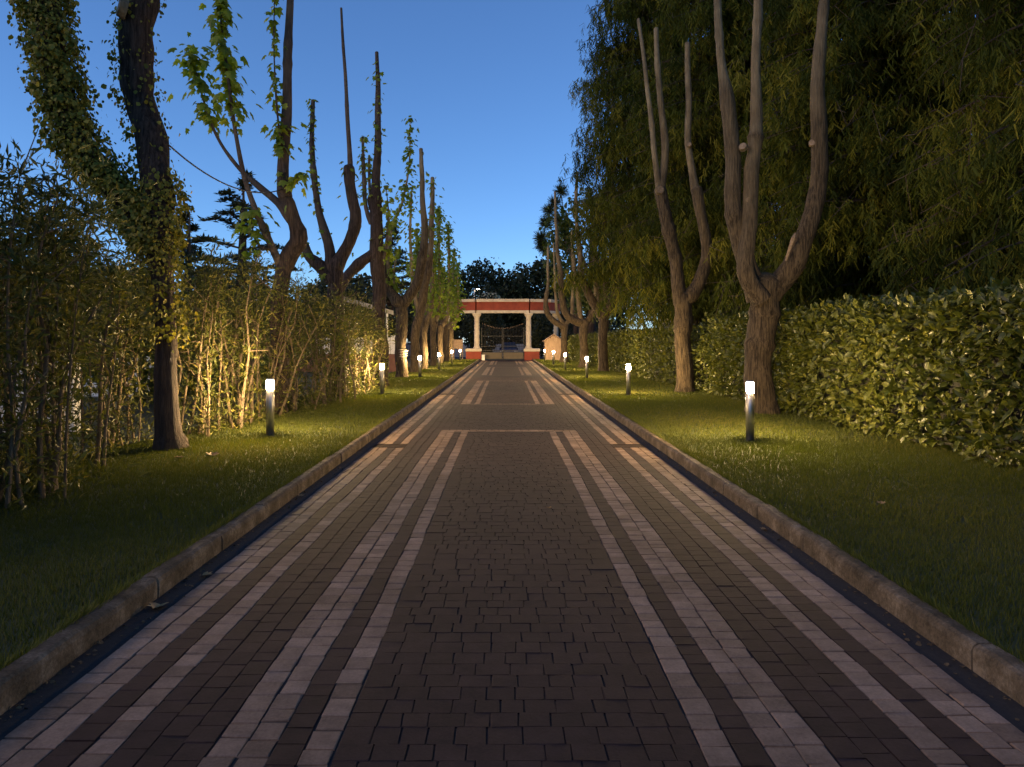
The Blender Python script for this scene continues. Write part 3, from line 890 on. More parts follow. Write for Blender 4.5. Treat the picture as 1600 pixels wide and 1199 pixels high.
# ================================================================== EVERGREEN HEDGE (right)
def hedge_face(y):      # x of the hedge face
    return 5.55 - np.clip((y - 14) / 40, 0, 1) * .75
def hedge(name, y0, y1, h, n_leaf, size, label, individual=0, trees=()):
    xm = float(hedge_face((y0 + y1) / 2))
    e = empty(name, (xm + .7, (y0 + y1) / 2, .06), label, 'hedge')
    # lumpy solid dark core, added to stop light passing through the hedge
    ys = np.arange(y0 + .25, y1 - .2, .35); prof = []
    V = []
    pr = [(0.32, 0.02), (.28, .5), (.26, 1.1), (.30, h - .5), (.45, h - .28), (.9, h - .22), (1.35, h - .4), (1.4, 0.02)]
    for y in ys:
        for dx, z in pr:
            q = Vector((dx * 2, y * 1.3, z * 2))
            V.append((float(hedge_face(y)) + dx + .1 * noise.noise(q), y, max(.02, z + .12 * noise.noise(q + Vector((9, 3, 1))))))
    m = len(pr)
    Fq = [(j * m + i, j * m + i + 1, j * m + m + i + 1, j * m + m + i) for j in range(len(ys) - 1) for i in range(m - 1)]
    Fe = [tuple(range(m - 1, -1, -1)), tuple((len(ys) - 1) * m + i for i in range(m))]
    mb = MB(); mb.add(V, Fq + Fe); mb.build('light_block_core', M['core'], e)
    n = n_leaf
    y = rng.uniform(y0, y1, n); top = rng.random(n) < .24
    lump = np.array([noise.noise(Vector((a * .9, 3.3, b))) for a, b in zip(y, rng.uniform(0, 1, n) * 0)])
    z = np.where(top, h + .0, rng.uniform(.04, 1, n) ** .9 * h)
    bulge = np.array([noise.noise(Vector((a * 1.1, b * 1.3, 7))) + .6 * noise.noise(Vector((a * 3.1, b * 3.3, 2))) for a, b in zip(y, z)])
    hh = h + .18 * np.clip((9 - y) / 3, 0, 1) + .26 * np.array([noise.noise(Vector((a * .8, 1, 4))) + .7 * noise.noise(Vector((a * 2.6, 5, 4))) for a in y])
    x = hedge_face(y) + np.where(top, rng.uniform(.05, 1.4, n), .10 - .16 * bulge + np.abs(rng.normal(0, .11, n)))
    z = np.where(top, hh - .1 - np.abs(rng.normal(0, .1, n)) - .25 * np.clip(.35 - (x - hedge_face(y)), 0, 1), np.minimum(z, hh - .08))
    x = x + np.where(top, 0, .28 * np.clip(z / h - .82, 0, 1) / .18 + .10 * np.clip(.25 - z, 0, 1) / .25)
    # sprigs: leaves point outwards in rosettes
    out = np.where(top[:, None], np.array([[-.25, -.25, 1.0]]), np.array([[-1.0, -.35, .35]])) + rng.normal(0, .55, (n, 3))
    out = unit(out)
    al = unit(out + rng.normal(0, .65, (n, 3)))
    nr = unit(out * .6 + np.array([-.2, -.1, .7]) + rng.normal(0, .35, (n, 3)))
    sz = size * rng.uniform(.45, 1.4, n)
    pos = np.stack([x, y, z], 1)
    tint = np.clip(rng.normal(.45, .22, n) + .15 * bulge, 0, 1)
    keep = np.ones(n, bool)
    if individual:
        d = np.linalg.norm(pos - np.array((CX, 0, CZ)), axis=1)
        vis = (790 + (pos[:, 0] - CX) / pos[:, 1] * F < 1598) & (out[:, 0] < -.3) & ~top
        idx = np.argsort(np.where(vis, d, 1e9))[:individual]
        proto = []
        for j in range(3):
            tv, tf = t_oval(.23 + .03 * j)
            me = bpy.data.meshes.new('leaf'); me.from_pydata(tv.tolist(), [], tf.tolist())
            a = me.attributes.new('tint', 'FLOAT', 'POINT'); a.data.foreach_set('value', np.full(len(tv), (.25, .5, .75)[j], dtype=np.float32))
            me.materials.append(M['hedge_leaf']); proto.append(me)
        from mathutils import Matrix
        org = parent_origin(e)
        for i in idx:
            o = bpy.data.objects.new('leaf', random.choice(proto)); col.objects.link(o); o.parent = e
            yv = Vector(al[i]); xv = yv.cross(Vector(nr[i])).normalized(); zv = xv.cross(yv)
            o.rotation_euler = Matrix((xv, yv, zv)).transposed().to_euler()
            o.location = Vector(pos[i]) - org; o.scale = (sz[i],) * 3
        keep[idx] = False
    leaves('foliage', t_oval(.25), pos[keep], al[keep], nr[keep], sz[keep], M['hedge_leaf'], e, tint=tint[keep])
M['core'] = simple('hedge_light_block', (0.006, 0.007, 0.003), (0.022, 0.020, 0.010), 14, 0.95, 0.9)  # dark filler added behind the leaf shell to block light
hedge('evergreen_hedge', 3.6, 20.6, 2.25, 30000, .125, 'broad-leaved glossy evergreen hedge along the lawn, beginning beside the stout three-limbed tree', 300)
hedge('evergreen_hedge', 20.6, 58.0, 2.05, 30000, .13, 'clipped small-leaved evergreen hedge running on to the gate hut behind the forked tree')

# ================================================================== TWIGGY SHRUB ROW (left)
def shrub(X, Y, h, n_stem, n_leaf, label, wid=1.0):
    e = empty('twiggy_shrub', (X, Y, ground_z(X, Y) + .05), label, 'shrub', 'tall twiggy shrubs in a row along the lawn')
    z0 = ground_z(X, Y)
    pos = []; al = []; nr = []
    for i in range(n_stem):
        bx = X + random.gauss(0, .24) * wid; by = Y + random.gauss(0, .42) * wid
        lx = random.gauss(0, .30); ly = random.gauss(0, .34)
        hh = h * random.uniform(.72, 1.02)
        p = [np.array((bx, by, z0))]
        for k in range(1, 5):
            t = k / 4
            p.append(np.array((bx + lx * t ** 1.4 + random.gauss(0, .045), by + ly * t ** 1.4 + random.gauss(0, .045), z0 + hh * t)))
        r = random.choice((.011, .014, .018, .024))
        yg = random.random()
        o, P, Rr, T = tube('stem', p, [r * 1.25, r, r * .8, r * .55, r * .3], M['stem'], e, n=6, step=.25, lump=.12, young=lambda _r, q=yg: q, seed=random.uniform(0, 99))
        # side twigs carry the leaves
        m = n_leaf // n_stem
        zt = rng.beta(2.2, 1.0, m)
        idx = np.clip((zt * (len(P) - 1)).astype(int), 0, len(P) - 1)
        d = rdir(m, .25)
        L = np.abs(rng.normal(0, .2, m)) * (0.35 + zt)
        pp = P[idx] + d * L[:, None]
        pp[:, 2] = np.maximum(pp[:, 2], z0 + .08)
        pos.append(pp); al.append(unit(d + np.array([0, 0, .15]) + rng.normal(0, .6, (m, 3))))
        nr.append(unit(rng.normal(0, .6, (m, 3)) + np.array([.2, -.3, .6])))
        # two or three bare side twigs
        for q in range(3):
            j = int(len(P) * random.uniform(.25, .8)); dd = Vector(rdir(1, .8)[0]) * random.uniform(.3, .6)
            a = Vector(P[j]); MB().bar(a, a + dd, r * .4, 5, r * .2, tint=yg).build('side_twig', M['stem'], o)
    # low undergrowth leaves
    m = n_leaf // 7
    pp = np.stack([X + rng.normal(0, .33 * wid, m), Y + rng.normal(0, .55 * wid, m), z0 + .06 + np.abs(rng.normal(0, .35, m))], 1)
    pos.append(pp); al.append(rdir(m, .5)); nr.append(rdir(m, .6))
    pos, al, nr = map(np.concatenate, (pos, al, nr))
    n = len(pos)
    leaves('foliage', t_lance(.11, .04, .15), pos, al, nr, rng.uniform(.07, .15, n), M['oleander'], e)
sh = [(-4.75, 4.9, 3.0), (-4.85, 5.9, 3.0), (-4.7, 6.95, 2.95), (-5.25, 7.9, 2.95), (-5.5, 9.0, 2.85), (-5.6, 10.5, 2.75), (-4.85, 11.7, 2.75), (-4.65, 12.8, 2.75),
      (-4.75, 14.1, 2.7), (-4.45, 15.4, 2.65), (-4.5, 16.8, 2.6), (-4.35, 18.2, 2.55), (-4.4, 19.8, 2.5), (-4.25, 21.4, 2.45), (-4.2, 22.8, 2.3)]
where = ['second before the ivy-clad tree stretch begins', 'early in the row', 'before the ivy-clad trunk', 'just before the ivy-clad trunk', 'touching the near side of the ivy-clad trunk',
         'just past the ivy-clad trunk', 'behind the first lamp', 'just past the first lamp', 'at the foot of the cable-tied tree', 'past the cable-tied tree', 'midway between first and second lamp',
         'before the knobbed pollard', 'at the foot of the knobbed pollard', 'just before the second lamp', 'last of the row, at the second lamp']
for (x, y, h), w in zip(sh, where):
    shrub(x, y, h * 1.0, 13 if y < 13 else 11, 5200 if y < 8.5 else 3600 if y < 13 else 2600, 'twiggy shrub with bare stems and narrow leaves, ' + w)

# ================================================================== WEEPING CONIFERS (right)
def weeping(X, Y, H, rad, n_branch, label, z_lo=1.8, face=None, z_hi=None):
    b = np.array((X, Y, 0.0))
    t = Tree('weeping_conifer', tuple(b), label, 'tree', 'weeping conifers behind the hedge', 'bark_dark')
    t.limb([b, b + np.array((0.05, 0, H * .35)), b + np.array((-.1, .1, H * .7)), b + np.array((0, 0, H))], [.42, .34, .22, .05], 'trunk', lump=.12, step=.5, young=lambda r: .3)
    S = []
    tw = MB()
    for i in range(n_branch):
        u = (i + random.random()) / n_branch
        z = z_lo + ((z_hi or H) - z_lo) * u
        u = z / H
        a = random.uniform(0, 2 * math.pi) if face is None else random.gauss(face, 1.15)
        L = rad * (1 - .62 * u ** 1.6) * random.uniform(.7, 1.08)
        d = np.array((math.cos(a), math.sin(a), 0))
        p0 = b + np.array((0, 0, z))
        pts = [p0, p0 + d * L * .35 + np.array((0, 0, .35)), p0 + d * L * .7 + np.array((0, 0, .25)), p0 + d * L + np.array((0, 0, -.35))]
        P, _ = smooth_path(pts, [1, 1, 1, 1], .3)
        for j in range(len(P) - 1): tw.bar(P[j], P[j + 1], max(.008, .05 * (1 - j / len(P))), 5, max(.008, .05 * (1 - (j + 1) / len(P))), tint=.6)
        for q in range(5):
            a0 = P[random.randrange(1, len(P))]; dd = np.array((random.gauss(0, .4), random.gauss(0, .4), random.gauss(-.1, .35)))
            tw.bar(a0, a0 + dd, .009, 4, .004, tint=.8)
        ns = int(L * 11)
        k = (rng.uniform(.18, 1, ns) * (len(P) - 1)).astype(int)
        bt = random.gauss(0, .3)
        S.append(np.concatenate([P[k] + np.stack([rng.normal(0, .30, ns), rng.normal(0, .30, ns), rng.normal(0, .12, ns)], 1), np.full((ns, 1), bt)], 1))
    tw.build('branches', M['bark_dark'], t.e)
    S = np.concatenate(S)
    ns = len(S)
    ln = rng.uniform(.3, .95, ns)
    m = 15
    tt = (np.arange(m) + .5) / m
    sway = rng.normal(0, .16, (ns, 2))
    pos = np.stack([S[:, 0:1] + sway[:, 0:1] * tt + rng.normal(0, .03, (ns, m)),
                    S[:, 1:2] + sway[:, 1:2] * tt + rng.normal(0, .03, (ns, m)),
                    S[:, 2:3] - ln[:, None] * tt], 2).reshape(-1, 3)
    n = len(pos)
    pos[:, 2] = np.maximum(pos[:, 2], .9)
    al = np.stack([rng.normal(0, .55, n), rng.normal(0, .55, n), -np.ones(n)], 1)
    nr = rdir(n); nr[:, 2] *= .3
    strand = np.clip(rng.normal(.42, .2, ns) + S[:, 3], 0, 1)
    tint = np.clip(np.repeat(strand, m) + rng.normal(0, .1, n), 0, 1)
    leaves('foliage', t_needle(), pos, al, nr, rng.uniform(.13, .28, n), M['weeping'], t.e, width=rng.uniform(.016, .04, n) * (0.8 if Y < 16 else 1.1), tint=tint)
weeping(11.2, 12.5, 17, 4.4, 230, 'weeping conifer with hanging curtains of foliage behind the broad-leaved hedge', face=math.pi * 1.12, z_hi=11)
weeping(10.6, 19.5, 22, 5.0, 250, 'tall weeping conifer with drooping foliage behind the stout three-limbed tree', face=math.pi * 1.12, z_hi=14)
weeping(9.2, 27.5, 26.0, 5.6, 250, 'tall weeping conifer overhanging the lawn behind the forked tree', z_lo=2.6, z_hi=17, face=math.pi * 1.1)
weeping(8.0, 34.0, 27, 5.7, 270, 'tall weeping conifer whose drooping edge stands against the sky', z_lo=4.2, z_hi=18.5, face=math.pi * 1.1)

for x, y, hh, lb in ((17.5, 17.0, 14, 'dark weeping conifer in the back row behind the broad-leaved hedge'), (17.0, 26.0, 17, 'dark weeping conifer in the back row behind the stout three-limbed tree'), (15.0, 38.0, 18, 'dark weeping conifer in the back row behind the forked tree')):
    weeping(x, y, hh, 5.5, 110, lb, face=math.pi * 1.15)
# ================================================================== OTHER TREES
def broadleaf(X, Y, h, rx, rz, n, label, mat='dark_leaf', size=.3, name='broadleaf_tree', z0=0.0, group='dark trees in the background', clumps=46):
    b = np.array((X, Y, z0))
    t = Tree(name, tuple(b), label, 'tree', group, 'bark_dark')
    cz = z0 + h - rz
    t.limb([b, b + np.array((.1, 0, (h - rz) * .6)), b + np.array((0, 0, h - rz * .6))], [.03 * h, .022 * h, .008 * h], 'trunk', n=8, step=.8)
    for k in range(5):
        a = random.uniform(0, 6.28); e = np.array((X + math.cos(a) * rx * .6, Y + math.sin(a) * rx * .6, cz + random.uniform(-.2, .5) * rz))
        t.limb([b + np.array((0, 0, (h - rz) * .7)), (b + np.array((0, 0, h - rz)) + e) / 2, e], [.012 * h, .008 * h, .003 * h], n=6, step=.8)
    c = rdir(clumps); c *= (rng.uniform(.35, 1, clumps) ** .5)[:, None]
    rr = rng.uniform(.2, .42, clumps)
    k = rng.integers(0, clumps, n)
    q = c[k] + rdir(n) * (rr[k] * rng.uniform(.35, 1, n) ** .5)[:, None]
    pos = np.stack([X + q[:, 0] * rx, Y + q[:, 1] * rx, cz + q[:, 2] * rz], 1)
    pos[:, 2] = np.maximum(pos[:, 2], z0 + .15)
    leaves('crown', t_oval(.34), pos, rdir(n, -.2), rdir(n, .7), size * rng.uniform(.6, 1.2, n), M[mat], t.e)
def cedar(X, Y, h, rad, n, label):
    b = np.array((X, Y, 0.0))
    t = Tree('cedar_tree', tuple(b), label, 'tree', 'dark cedars behind the shrub row', 'bark_dark')
    t.limb([b, b + np.array((0, 0, h * .5)), b + np.array((.1, 0, h))], [.4, .25, .04], 'trunk', n=8, step=.8)
    br = MB(); pos = []
    tiers = 34
    for i in range(tiers):
        u = (i + random.random() * .8) / tiers
        z = h * (.16 + .84 * u); L = rad * (1 - u) ** .75 * random.uniform(.55, 1.1) + .3
        a = random.uniform(0, 6.28); d = np.array((math.cos(a), math.sin(a), 0)); sd = np.array((-d[1], d[0], 0))
        p0 = b + np.array((0, 0, z)); p1 = p0 + d * L * .6 + np.array((0, 0, .35)); p2 = p0 + d * L + np.array((0, 0, .15))
        br.bar(p0, p1, .06, 5, .04).bar(p1, p2, .04, 5, .01)
        m = int(n / tiers * (L / rad + .25))
        s = rng.uniform(.2, 1.0, m)
        w = rng.normal(0, .22, m) * L * (1.15 - s)
        base = np.where((s < .6)[:, None], p0 + (p1 - p0) * (s / .6)[:, None], p1 + (p2 - p1) * ((s - .6) / .4)[:, None])
        pos.append(base + sd * w[:, None] + np.stack([np.zeros(m), np.zeros(m), np.abs(rng.normal(0, .06, m)) - .12 * np.abs(w)], 1))
    br.build('branches', M['bark_dark'], t.e)
    pos = np.concatenate(pos); m = len(pos)
    al = rng.normal(0, 1, (m, 3)); al[:, 2] = np.abs(al[:, 2]) * .3
    leaves('crown', t_lance(.2, .03, 0), pos, al, np.tile((0.1, -.3, 1.0), (m, 1)) + rng.normal(0, .3, (m, 3)), rng.uniform(.2, .45, m), M['cedar'], t.e)
cedar(-19.8, 46, 9.6, 4.6, 15000, 'dense dark cedar seen between the ivy-clad and cable-tied trees')
cedar(-14.3, 40, 10.4, 4.4, 9000, 'layered cedar with open level branches behind the cable-tied tree')
cedar(-26.5, 42, 10.6, 5.5, 9000, 'cedar with long level branch tips showing left of the ivy-clad fork')
cedar(-8.8, 56, 10.2, 3.6, 7500, 'cedar between the rope-wound tree and the straight dark pollard')
dk = [(-3.0, 88, 10.6, 5.2, 4.6, 'rounded dark tree beyond the gate behind the street lamp'), (3.6, 86, 10.8, 4.6, 4.8, 'rounded dark tree beyond the gate at the hut side'),
      (.6, 94, 8.5, 4.5, 4.1, 'dark tree closing the view straight beyond the gate'), (-9.5, 92, 9.0, 5, 4.2, 'dark tree beyond the gate behind the leafy pollards'), (10.5, 90, 9.4, 5, 4.4, 'dark tree beyond the gate behind the low pollards'),
      (-15.5, 70, 7.6, 5.5, 3.7, 'low dark tree behind the garden at the white fence'), (-22, 62, 7.0, 5.5, 3.4, 'low dark tree under the dense cedar'), (-30, 56, 7.0, 6, 3.4, 'wide dark tree at the garden end'),
      (-11, 50, 5.2, 3.2, 2.5, 'small dark tree behind the white fence'), (-24, 36, 5.2, 4, 2.5, 'dark garden tree behind the early shrubs'), (-17, 30, 4.6, 3.2, 2.2, 'small garden tree behind the cable-tied tree')]
for x, y, h, rx, rz, lb in dk:
    broadleaf(x, y, h, rx, rz, 11000, lb, size=.40 if y > 60 else .26, clumps=70)
broadleaf(6.4, 56, 13.0, 3.4, 4.6, 5200, 'broad-leaved green tree beside the weeping conifers over the low pollards', 'far_leaf', .34, group='green trees by the far hedge')
broadleaf(9.5, 46, 9.0, 3.4, 4.0, 5000, 'ivy-green tree rising behind the far hedge', 'far_leaf', .22, group='green trees by the far hedge')
broadleaf(7.6, 29.5, 5.4, 1.5, 2.4, 5000, 'bushy small-leaved evergreen behind the forked tree', 'far_leaf', .11, group='green trees by the far hedge')
# pine tufts over the low pollards
b = np.array((6.0, 62.0, 0.0))
pn = Tree('pine_tree', tuple(b), 'pine with tufted needles leaning out beside the broad-leaved tree', 'tree', None, 'bark_dark')
pn.limb([b, b + np.array((-.3, 0, 6)), b + np.array((-1.0, 0, 12.5))], [.25, .2, .08], 'trunk', n=8, step=.8)
cl = []
for px, py in ((845, 372), (852, 350), (858, 330), (866, 318), (850, 388), (846, 382), (872, 345), (876, 300)):
    c = at(px, py, 62); pn.limb([b + np.array((-.7, 0, 9)), (c + b + np.array((-.7, 0, 9.5))) / 2, c], [.07, .05, .02], n=6, step=.8)
    m = 420; d = rdir(m, .25); cl.append((c + d * rng.uniform(0, .25, m)[:, None], d, rdir(m), rng.uniform(.3, .65, m)))
pos, al, nr, sz = [np.concatenate(a) for a in zip(*cl)]
leaves('needles', t_needle(), pos, al, nr, sz, M['cedar'], pn.e, width=.035)

# ================================================================== GATE
GY = 61.9
g = empty('gate_portal', (0, GY, 0), 'red and cream gate portal with round columns and a bent entablature', 'gate portal')
def col_at(x, y, plinth):
    x0, x1 = plinth
    MB().box(x0, x1, y - .45, y + .45, -.05, .72, .01).build('plinth', M['red'], g)
    MB().box(x0 - .05, x1 + .05, y - .5, y + .5, .722, .98, .04).build('plinth_cap', M['cream'], g)
    c = MB().lathe(x, y, [(.30, .982), (.30, 1.08), (.24, 1.14), (.225, 1.2), (.225, 2.4), (.20, 3.5), (.225, 3.54), (.225, 3.6), (.33, 3.72), (.34, 3.8)], 24).build('column', M['cream'], g, True)
    MB().box(x - .36, x + .36, y - .36, y + .36, 3.802, 3.93, .01).build('capital', M['cream'], c)
XL, XR = -2.45, 1.87
col_at(XL, GY, (XL - .9, XL + .36)); col_at(XR, GY, (XR - .36, XR + .9))
def entab(p, q, joint=True):
    p = np.array(p, float); q = np.array(q, float); d = (q - p) / np.linalg.norm(q - p); n = np.array((-d[1], d[0]))
    for name, z0, z1, w, m in (('architrave', 3.932, 4.15, .36, 'cream'), ('frieze', 4.152, 4.86, .32, 'red'), ('cornice', 4.862, 5.10, .46, 'cream')):
        c = [p - n * w, q - n * w, q + n * w, p + n * w]
        v = [(a[0], a[1], z) for z in (z0, z1) for a in c]
        f = [(3, 2, 1, 0), (4, 5, 6, 7)] + [(i, (i + 1) % 4, 4 + (i + 1) % 4, 4 + i) for i in range(4)]
        MB().add(v, f).build(name, M[m], g)
entab((XL - .02, GY), (XR + .02, GY))
entab((XL - .04, GY + .02), (XL - 1.5, GY + .5)); entab((XL - 1.52, GY + .52), (XL - 2.5, GY + 1.7))
entab((XR + .04, GY + .02), (XR + 1.5, GY + .5)); entab((XR + 1.52, GY + .52), (XR + 2.5, GY + 1.7))
for x in (XL - 2.4, XR + 2.4):
    MB().lathe(x, GY + 1.6, [(.3, -.05), (.3, 1.0), (.22, 1.1), (.2, 3.5), (.33, 3.75), (.33, 3.93)], 20).build('column', M['cream'], g, True)

def leaf_gate(x0, x1, hinge, label):
    e = empty('iron_gate', ((x0 + x1) / 2, GY, 0), label, 'gate', 'leaves of the iron gate')
    mb = MB().box(x0, x0 + .06, GY - .03, GY + .03, .04, 2.75).box(x1 - .06, x1, GY - .03, GY + .03, .04, 2.75)
    for z in (.06, .62, .78, 1.14, 1.98): mb.box(x0 + .06, x1 - .06, GY - .022, GY + .022, z, z + .05)
    mb.build('frame', M['iron'], e)
    MB().box(x0 + .06, x1 - .06, GY - .012, GY + .012, .112, .618).build('panel', M['gate_panel'], e)
    n = 13
    for i in range(n):
        x = x0 + .06 + (x1 - x0 - .12) * (i + .5) / n
        t = abs(x - hinge) / abs(x1 - x0)
        top = 3.05 - .45 * math.sin(t * math.pi / 2)
        bb = MB().bar((x, GY, .672), (x, GY, top), .018, 5).build('bar', M['iron'], e)
        MB().bar((x, GY, top), (x, GY, top + .13), .028, 5, .003).build('spear_tip', M['wood'], bb)
mid = (XL + XR) / 2
leaf_gate(XL + .36, mid - .015, XL + .36, 'black iron gate leaf with spear tips hung on the column by the leafy pollards')
leaf_gate(mid + .015, XR - .36, XR - .36, 'black iron gate leaf with spear tips hung on the column by the wooden hut')
def railing(x0, x1, y, label):
    e = empty('iron_railing', ((x0 + x1) / 2, y, 0), label, 'railing')
    mb = MB()
    for z in (.25, 1.3, 2.3): mb.box(x0, x1, y - .02, y + .02, z, z + .05)
    mb.build('rail', M['iron'], e)
    n = int((x1 - x0) / .16)
    for i in range(n):
        x = x0 + (i + .5) * (x1 - x0) / n
        MB().bar((x, y, 0), (x, y, 2.75), .013, 5, .011).build('bar', M['iron'], e)
railing(XR + 2.7, XR + 9.5, GY + 1.6, 'black iron railing running from the portal behind the wooden hut')
railing(XL - 9.5, XL - 2.7, GY + 1.6, 'black iron railing running from the portal behind the leafy pollards')
# small white floodlight box at the gate foot
w = empty('gate_motor', (XL + .55, GY - .6, 0), 'small white gate motor box at the column foot', 'box')
MB().box(XL + .42, XL + .68, GY - .72, GY - .48, 0, .42, .02).build('housing', M['white_paint'], w)
MB().box(XL + .40, XL + .70, GY - .74, GY - .46, .421, .46, .01).build('lid', M['white_paint'], w)

# wooden hut
hx0, hx1, hy = 3.05, 4.45, 58.6
h = empty('wooden_hut', ((hx0 + hx1) / 2, hy, 0), 'little weathered wooden hut with gable roof beside the gate column', 'hut')
nb = 9
for i in range(nb):
    a = hx0 + (hx1 - hx0) * i / nb; b_ = hx0 + (hx1 - hx0) * (i + 1) / nb
    zt = 1.62 + .42 * (1 - abs(((a + b_) / 2 - (hx0 + hx1) / 2) / ((hx1 - hx0) / 2)))
    MB().box(a + .004, b_ - .004, hy - .02, hy + .02, .05, zt).build('plank', M['wood'], h)
MB().box(hx0, hx0 + .04, hy + .022, hy + 1.2, .05, 1.6).box(hx1 - .04, hx1, hy + .022, hy + 1.2, .05, 1.6).box(hx0 + .041, hx1 - .041, hy + 1.16, hy + 1.2, .05, 1.6).build('wall', M['wood'], h)
for s in (-1, 1):
    c = (hx0 + hx1) / 2; e0 = c + s * .85
    v = [(c, hy - .15, 2.10), (e0, hy - .15, 1.54), (e0, hy + 1.3, 1.54), (c, hy + 1.3, 2.10)]
    v += [(a, b2, z + .06) for a, b2, z in v]
    MB().add(v, [(3, 2, 1, 0), (4, 5, 6, 7)] + [(i, (i + 1) % 4, 4 + (i + 1) % 4, 4 + i) for i in range(4)]).build('roof', M['wood'], h)
# notice board left of the gate
nbd = empty('notice_board', (-3.95, 60.8, 0), 'brown wooden board on two posts beside the gate column', 'board')
for x in (-4.3, -3.6): MB().box(x - .04, x + .04, 60.76, 60.84, 0, 1.75).build('post', M['wood'], nbd)
for k in range(3): MB().box(-4.25, -3.65, 60.72, 60.755, .95 + k * .26, 1.2 + k * .26).build('plank', M['wood'], nbd)

# street lamp, shrub with blossom, car and wall outside
sl = empty('street_lamp', (-3.1, 72.5, 0), 'lit street lamp on a pale pole beyond the gate', 'street lamp')
zt = 1.55 + (534 - 452) / F * 72.5
MB().lathe(-3.1, 72.5, [(.1, -.05), (.09, 1), (.06, zt)], 12).build('pole', M['white_paint'], sl, True)
MB().box(-3.14, -2.6, 72.44, 72.56, zt + .002, zt + .07, .02).build('head', M['white_paint'], sl)
MB().box(-2.86, -2.62, 72.46, 72.54, zt - .03, zt).build('lamp_glass', M['street_lamp'], sl)
def bush(X, Y, rx, h, n, label, mat, size, z0=0):
    e = empty('bush', (X, Y, z0), label, 'bush')
    q = rdir(n); q *= (rng.uniform(.5, 1, n) ** .4)[:, None]
    lump = 1 + .25 * np.sin(q[:, 0] * 7) * np.sin(q[:, 1] * 6 + 1)
    pos = np.stack([X + q[:, 0] * rx * lump, Y + q[:, 1] * rx * lump, z0 + h * (.5 + .5 * q[:, 2]) * lump], 1)
    leaves('foliage', t_oval(.34), pos, rdir(n, .2), unit(q + rng.normal(0, .5, (n, 3))), size * rng.uniform(.6, 1.2, n), M[mat], e)
    st_ = MB()
    for k in range(5):
        a = k * 1.3; st_.bar((X, Y, z0), (X + math.cos(a) * rx * .5, Y + math.sin(a) * rx * .5, z0 + h * .6), .03, 5, .012)
    st_.build('stems', M['bark_dark'], e)
    return e
db = bush(-2.3, 70.3, 1.9, 6.0, 5000, 'tall dark bush flecked with pale blossom behind the gate beside the street lamp', 'dark_leaf', .22)
n_ = 420
q_ = rdir(n_); q_[:, 2] = np.abs(q_[:, 2]) * .5 + .5; q_ = unit(q_)
leaves('blossom', t_oval(.45), np.stack([-1.6 + q_[:, 0] * 2.0, 70.2 + q_[:, 1] * 1.6, 3.3 + 2.9 * q_[:, 2]], 1), rdir(n_), rdir(n_, .5), rng.uniform(.1, .2, n_), M['blossom'], db)
bush(3.9, 69.5, 2.4, 4.2, 4500, 'dark bush outside the gate behind the hut', 'dark_leaf', .22)
bush(-6.4, 66.0, 2.2, 3.6, 4500, 'dark bush outside the railing behind the leafy pollards', 'dark_leaf', .22)
bush(7.4, 66.5, 2.4, 3.4, 4500, 'dark bush outside the railing past the hut', 'dark_leaf', .22)
# car parked outside the gate, seen from the front
def car(cx, cy, label):
    e = empty('parked_car', (cx, cy, 0), label, 'car')
    xs = [(-.86, .35), (-.88, .62), (-.84, .86), (.84, .86), (.88, .62), (.86, .35)]
    v = [(cx + x, cy - 2.0, z - .03) for x, z in xs] + [(cx + x * 1.02, cy - 1.0, z + .08) for x, z in xs] + [(cx + x * 1.02, cy + 2.0, z + .1) for x, z in xs]
    f = []
    for k in range(2):
        for i in range(6):
            j = (i + 1) % 6; f.append((k * 6 + i, k * 6 + j, k * 6 + 6 + j, k * 6 + 6 + i))
    f += [(5, 4, 3, 2, 1, 0), (12, 13, 14, 15, 16, 17)]
    MB().add(v, f).build('body', M['car'], e)
    def prism(y0, y1, y2, y3, w0, w1, z0, z1, m, nme):
        v = [(cx - w0, cy + y0, z0), (cx + w0, cy + y0, z0), (cx + w0, cy + y3, z0), (cx - w0, cy + y3, z0), (cx - w1, cy + y1, z1), (cx + w1, cy + y1, z1), (cx + w1, cy + y2, z1), (cx - w1, cy + y2, z1)]
        return MB().add(v, [(3, 2, 1, 0), (4, 5, 6, 7), (0, 1, 5, 4), (1, 2, 6, 5), (2, 3, 7, 6), (3, 0, 4, 7)]).build(nme, m, e)
    prism(-.95, -.25, 1.2, 1.9, .80, .62, .962, 1.42, M['car_glass'], 'windows')
    prism(-.25, -.2, 1.15, 1.2, .62, .58, 1.422, 1.47, M['car'], 'roof')
    for sx in (-1, 1):
        MB().box(cx + sx * .66 - .16, cx + sx * .66 + .16, cy - 2.045, cy - 2.003, .60, .74, .015).build('headlight', M['white_paint'], e)
        for yy in (-1.3, 1.3):
            MB().bar((cx + sx * .72, cy + yy, .31), (cx + sx * .92, cy + yy, .31), .31, 16).build('wheel', M['tyre'], e)
    MB().box(cx - .26, cx + .26, cy - 2.05, cy - 2.003, .42, .54).build('number_plate', M['white_paint'], e)
car(.25, 71.0, 'dark blue car parked on the road beyond the iron gate')
MB_w = MB().box(-26, 26, 77, 77.3, -.05, 1.3); tag(MB_w.build('boundary_wall', M['pale_wall']), 'low pale wall along the far side of the road', 'wall')

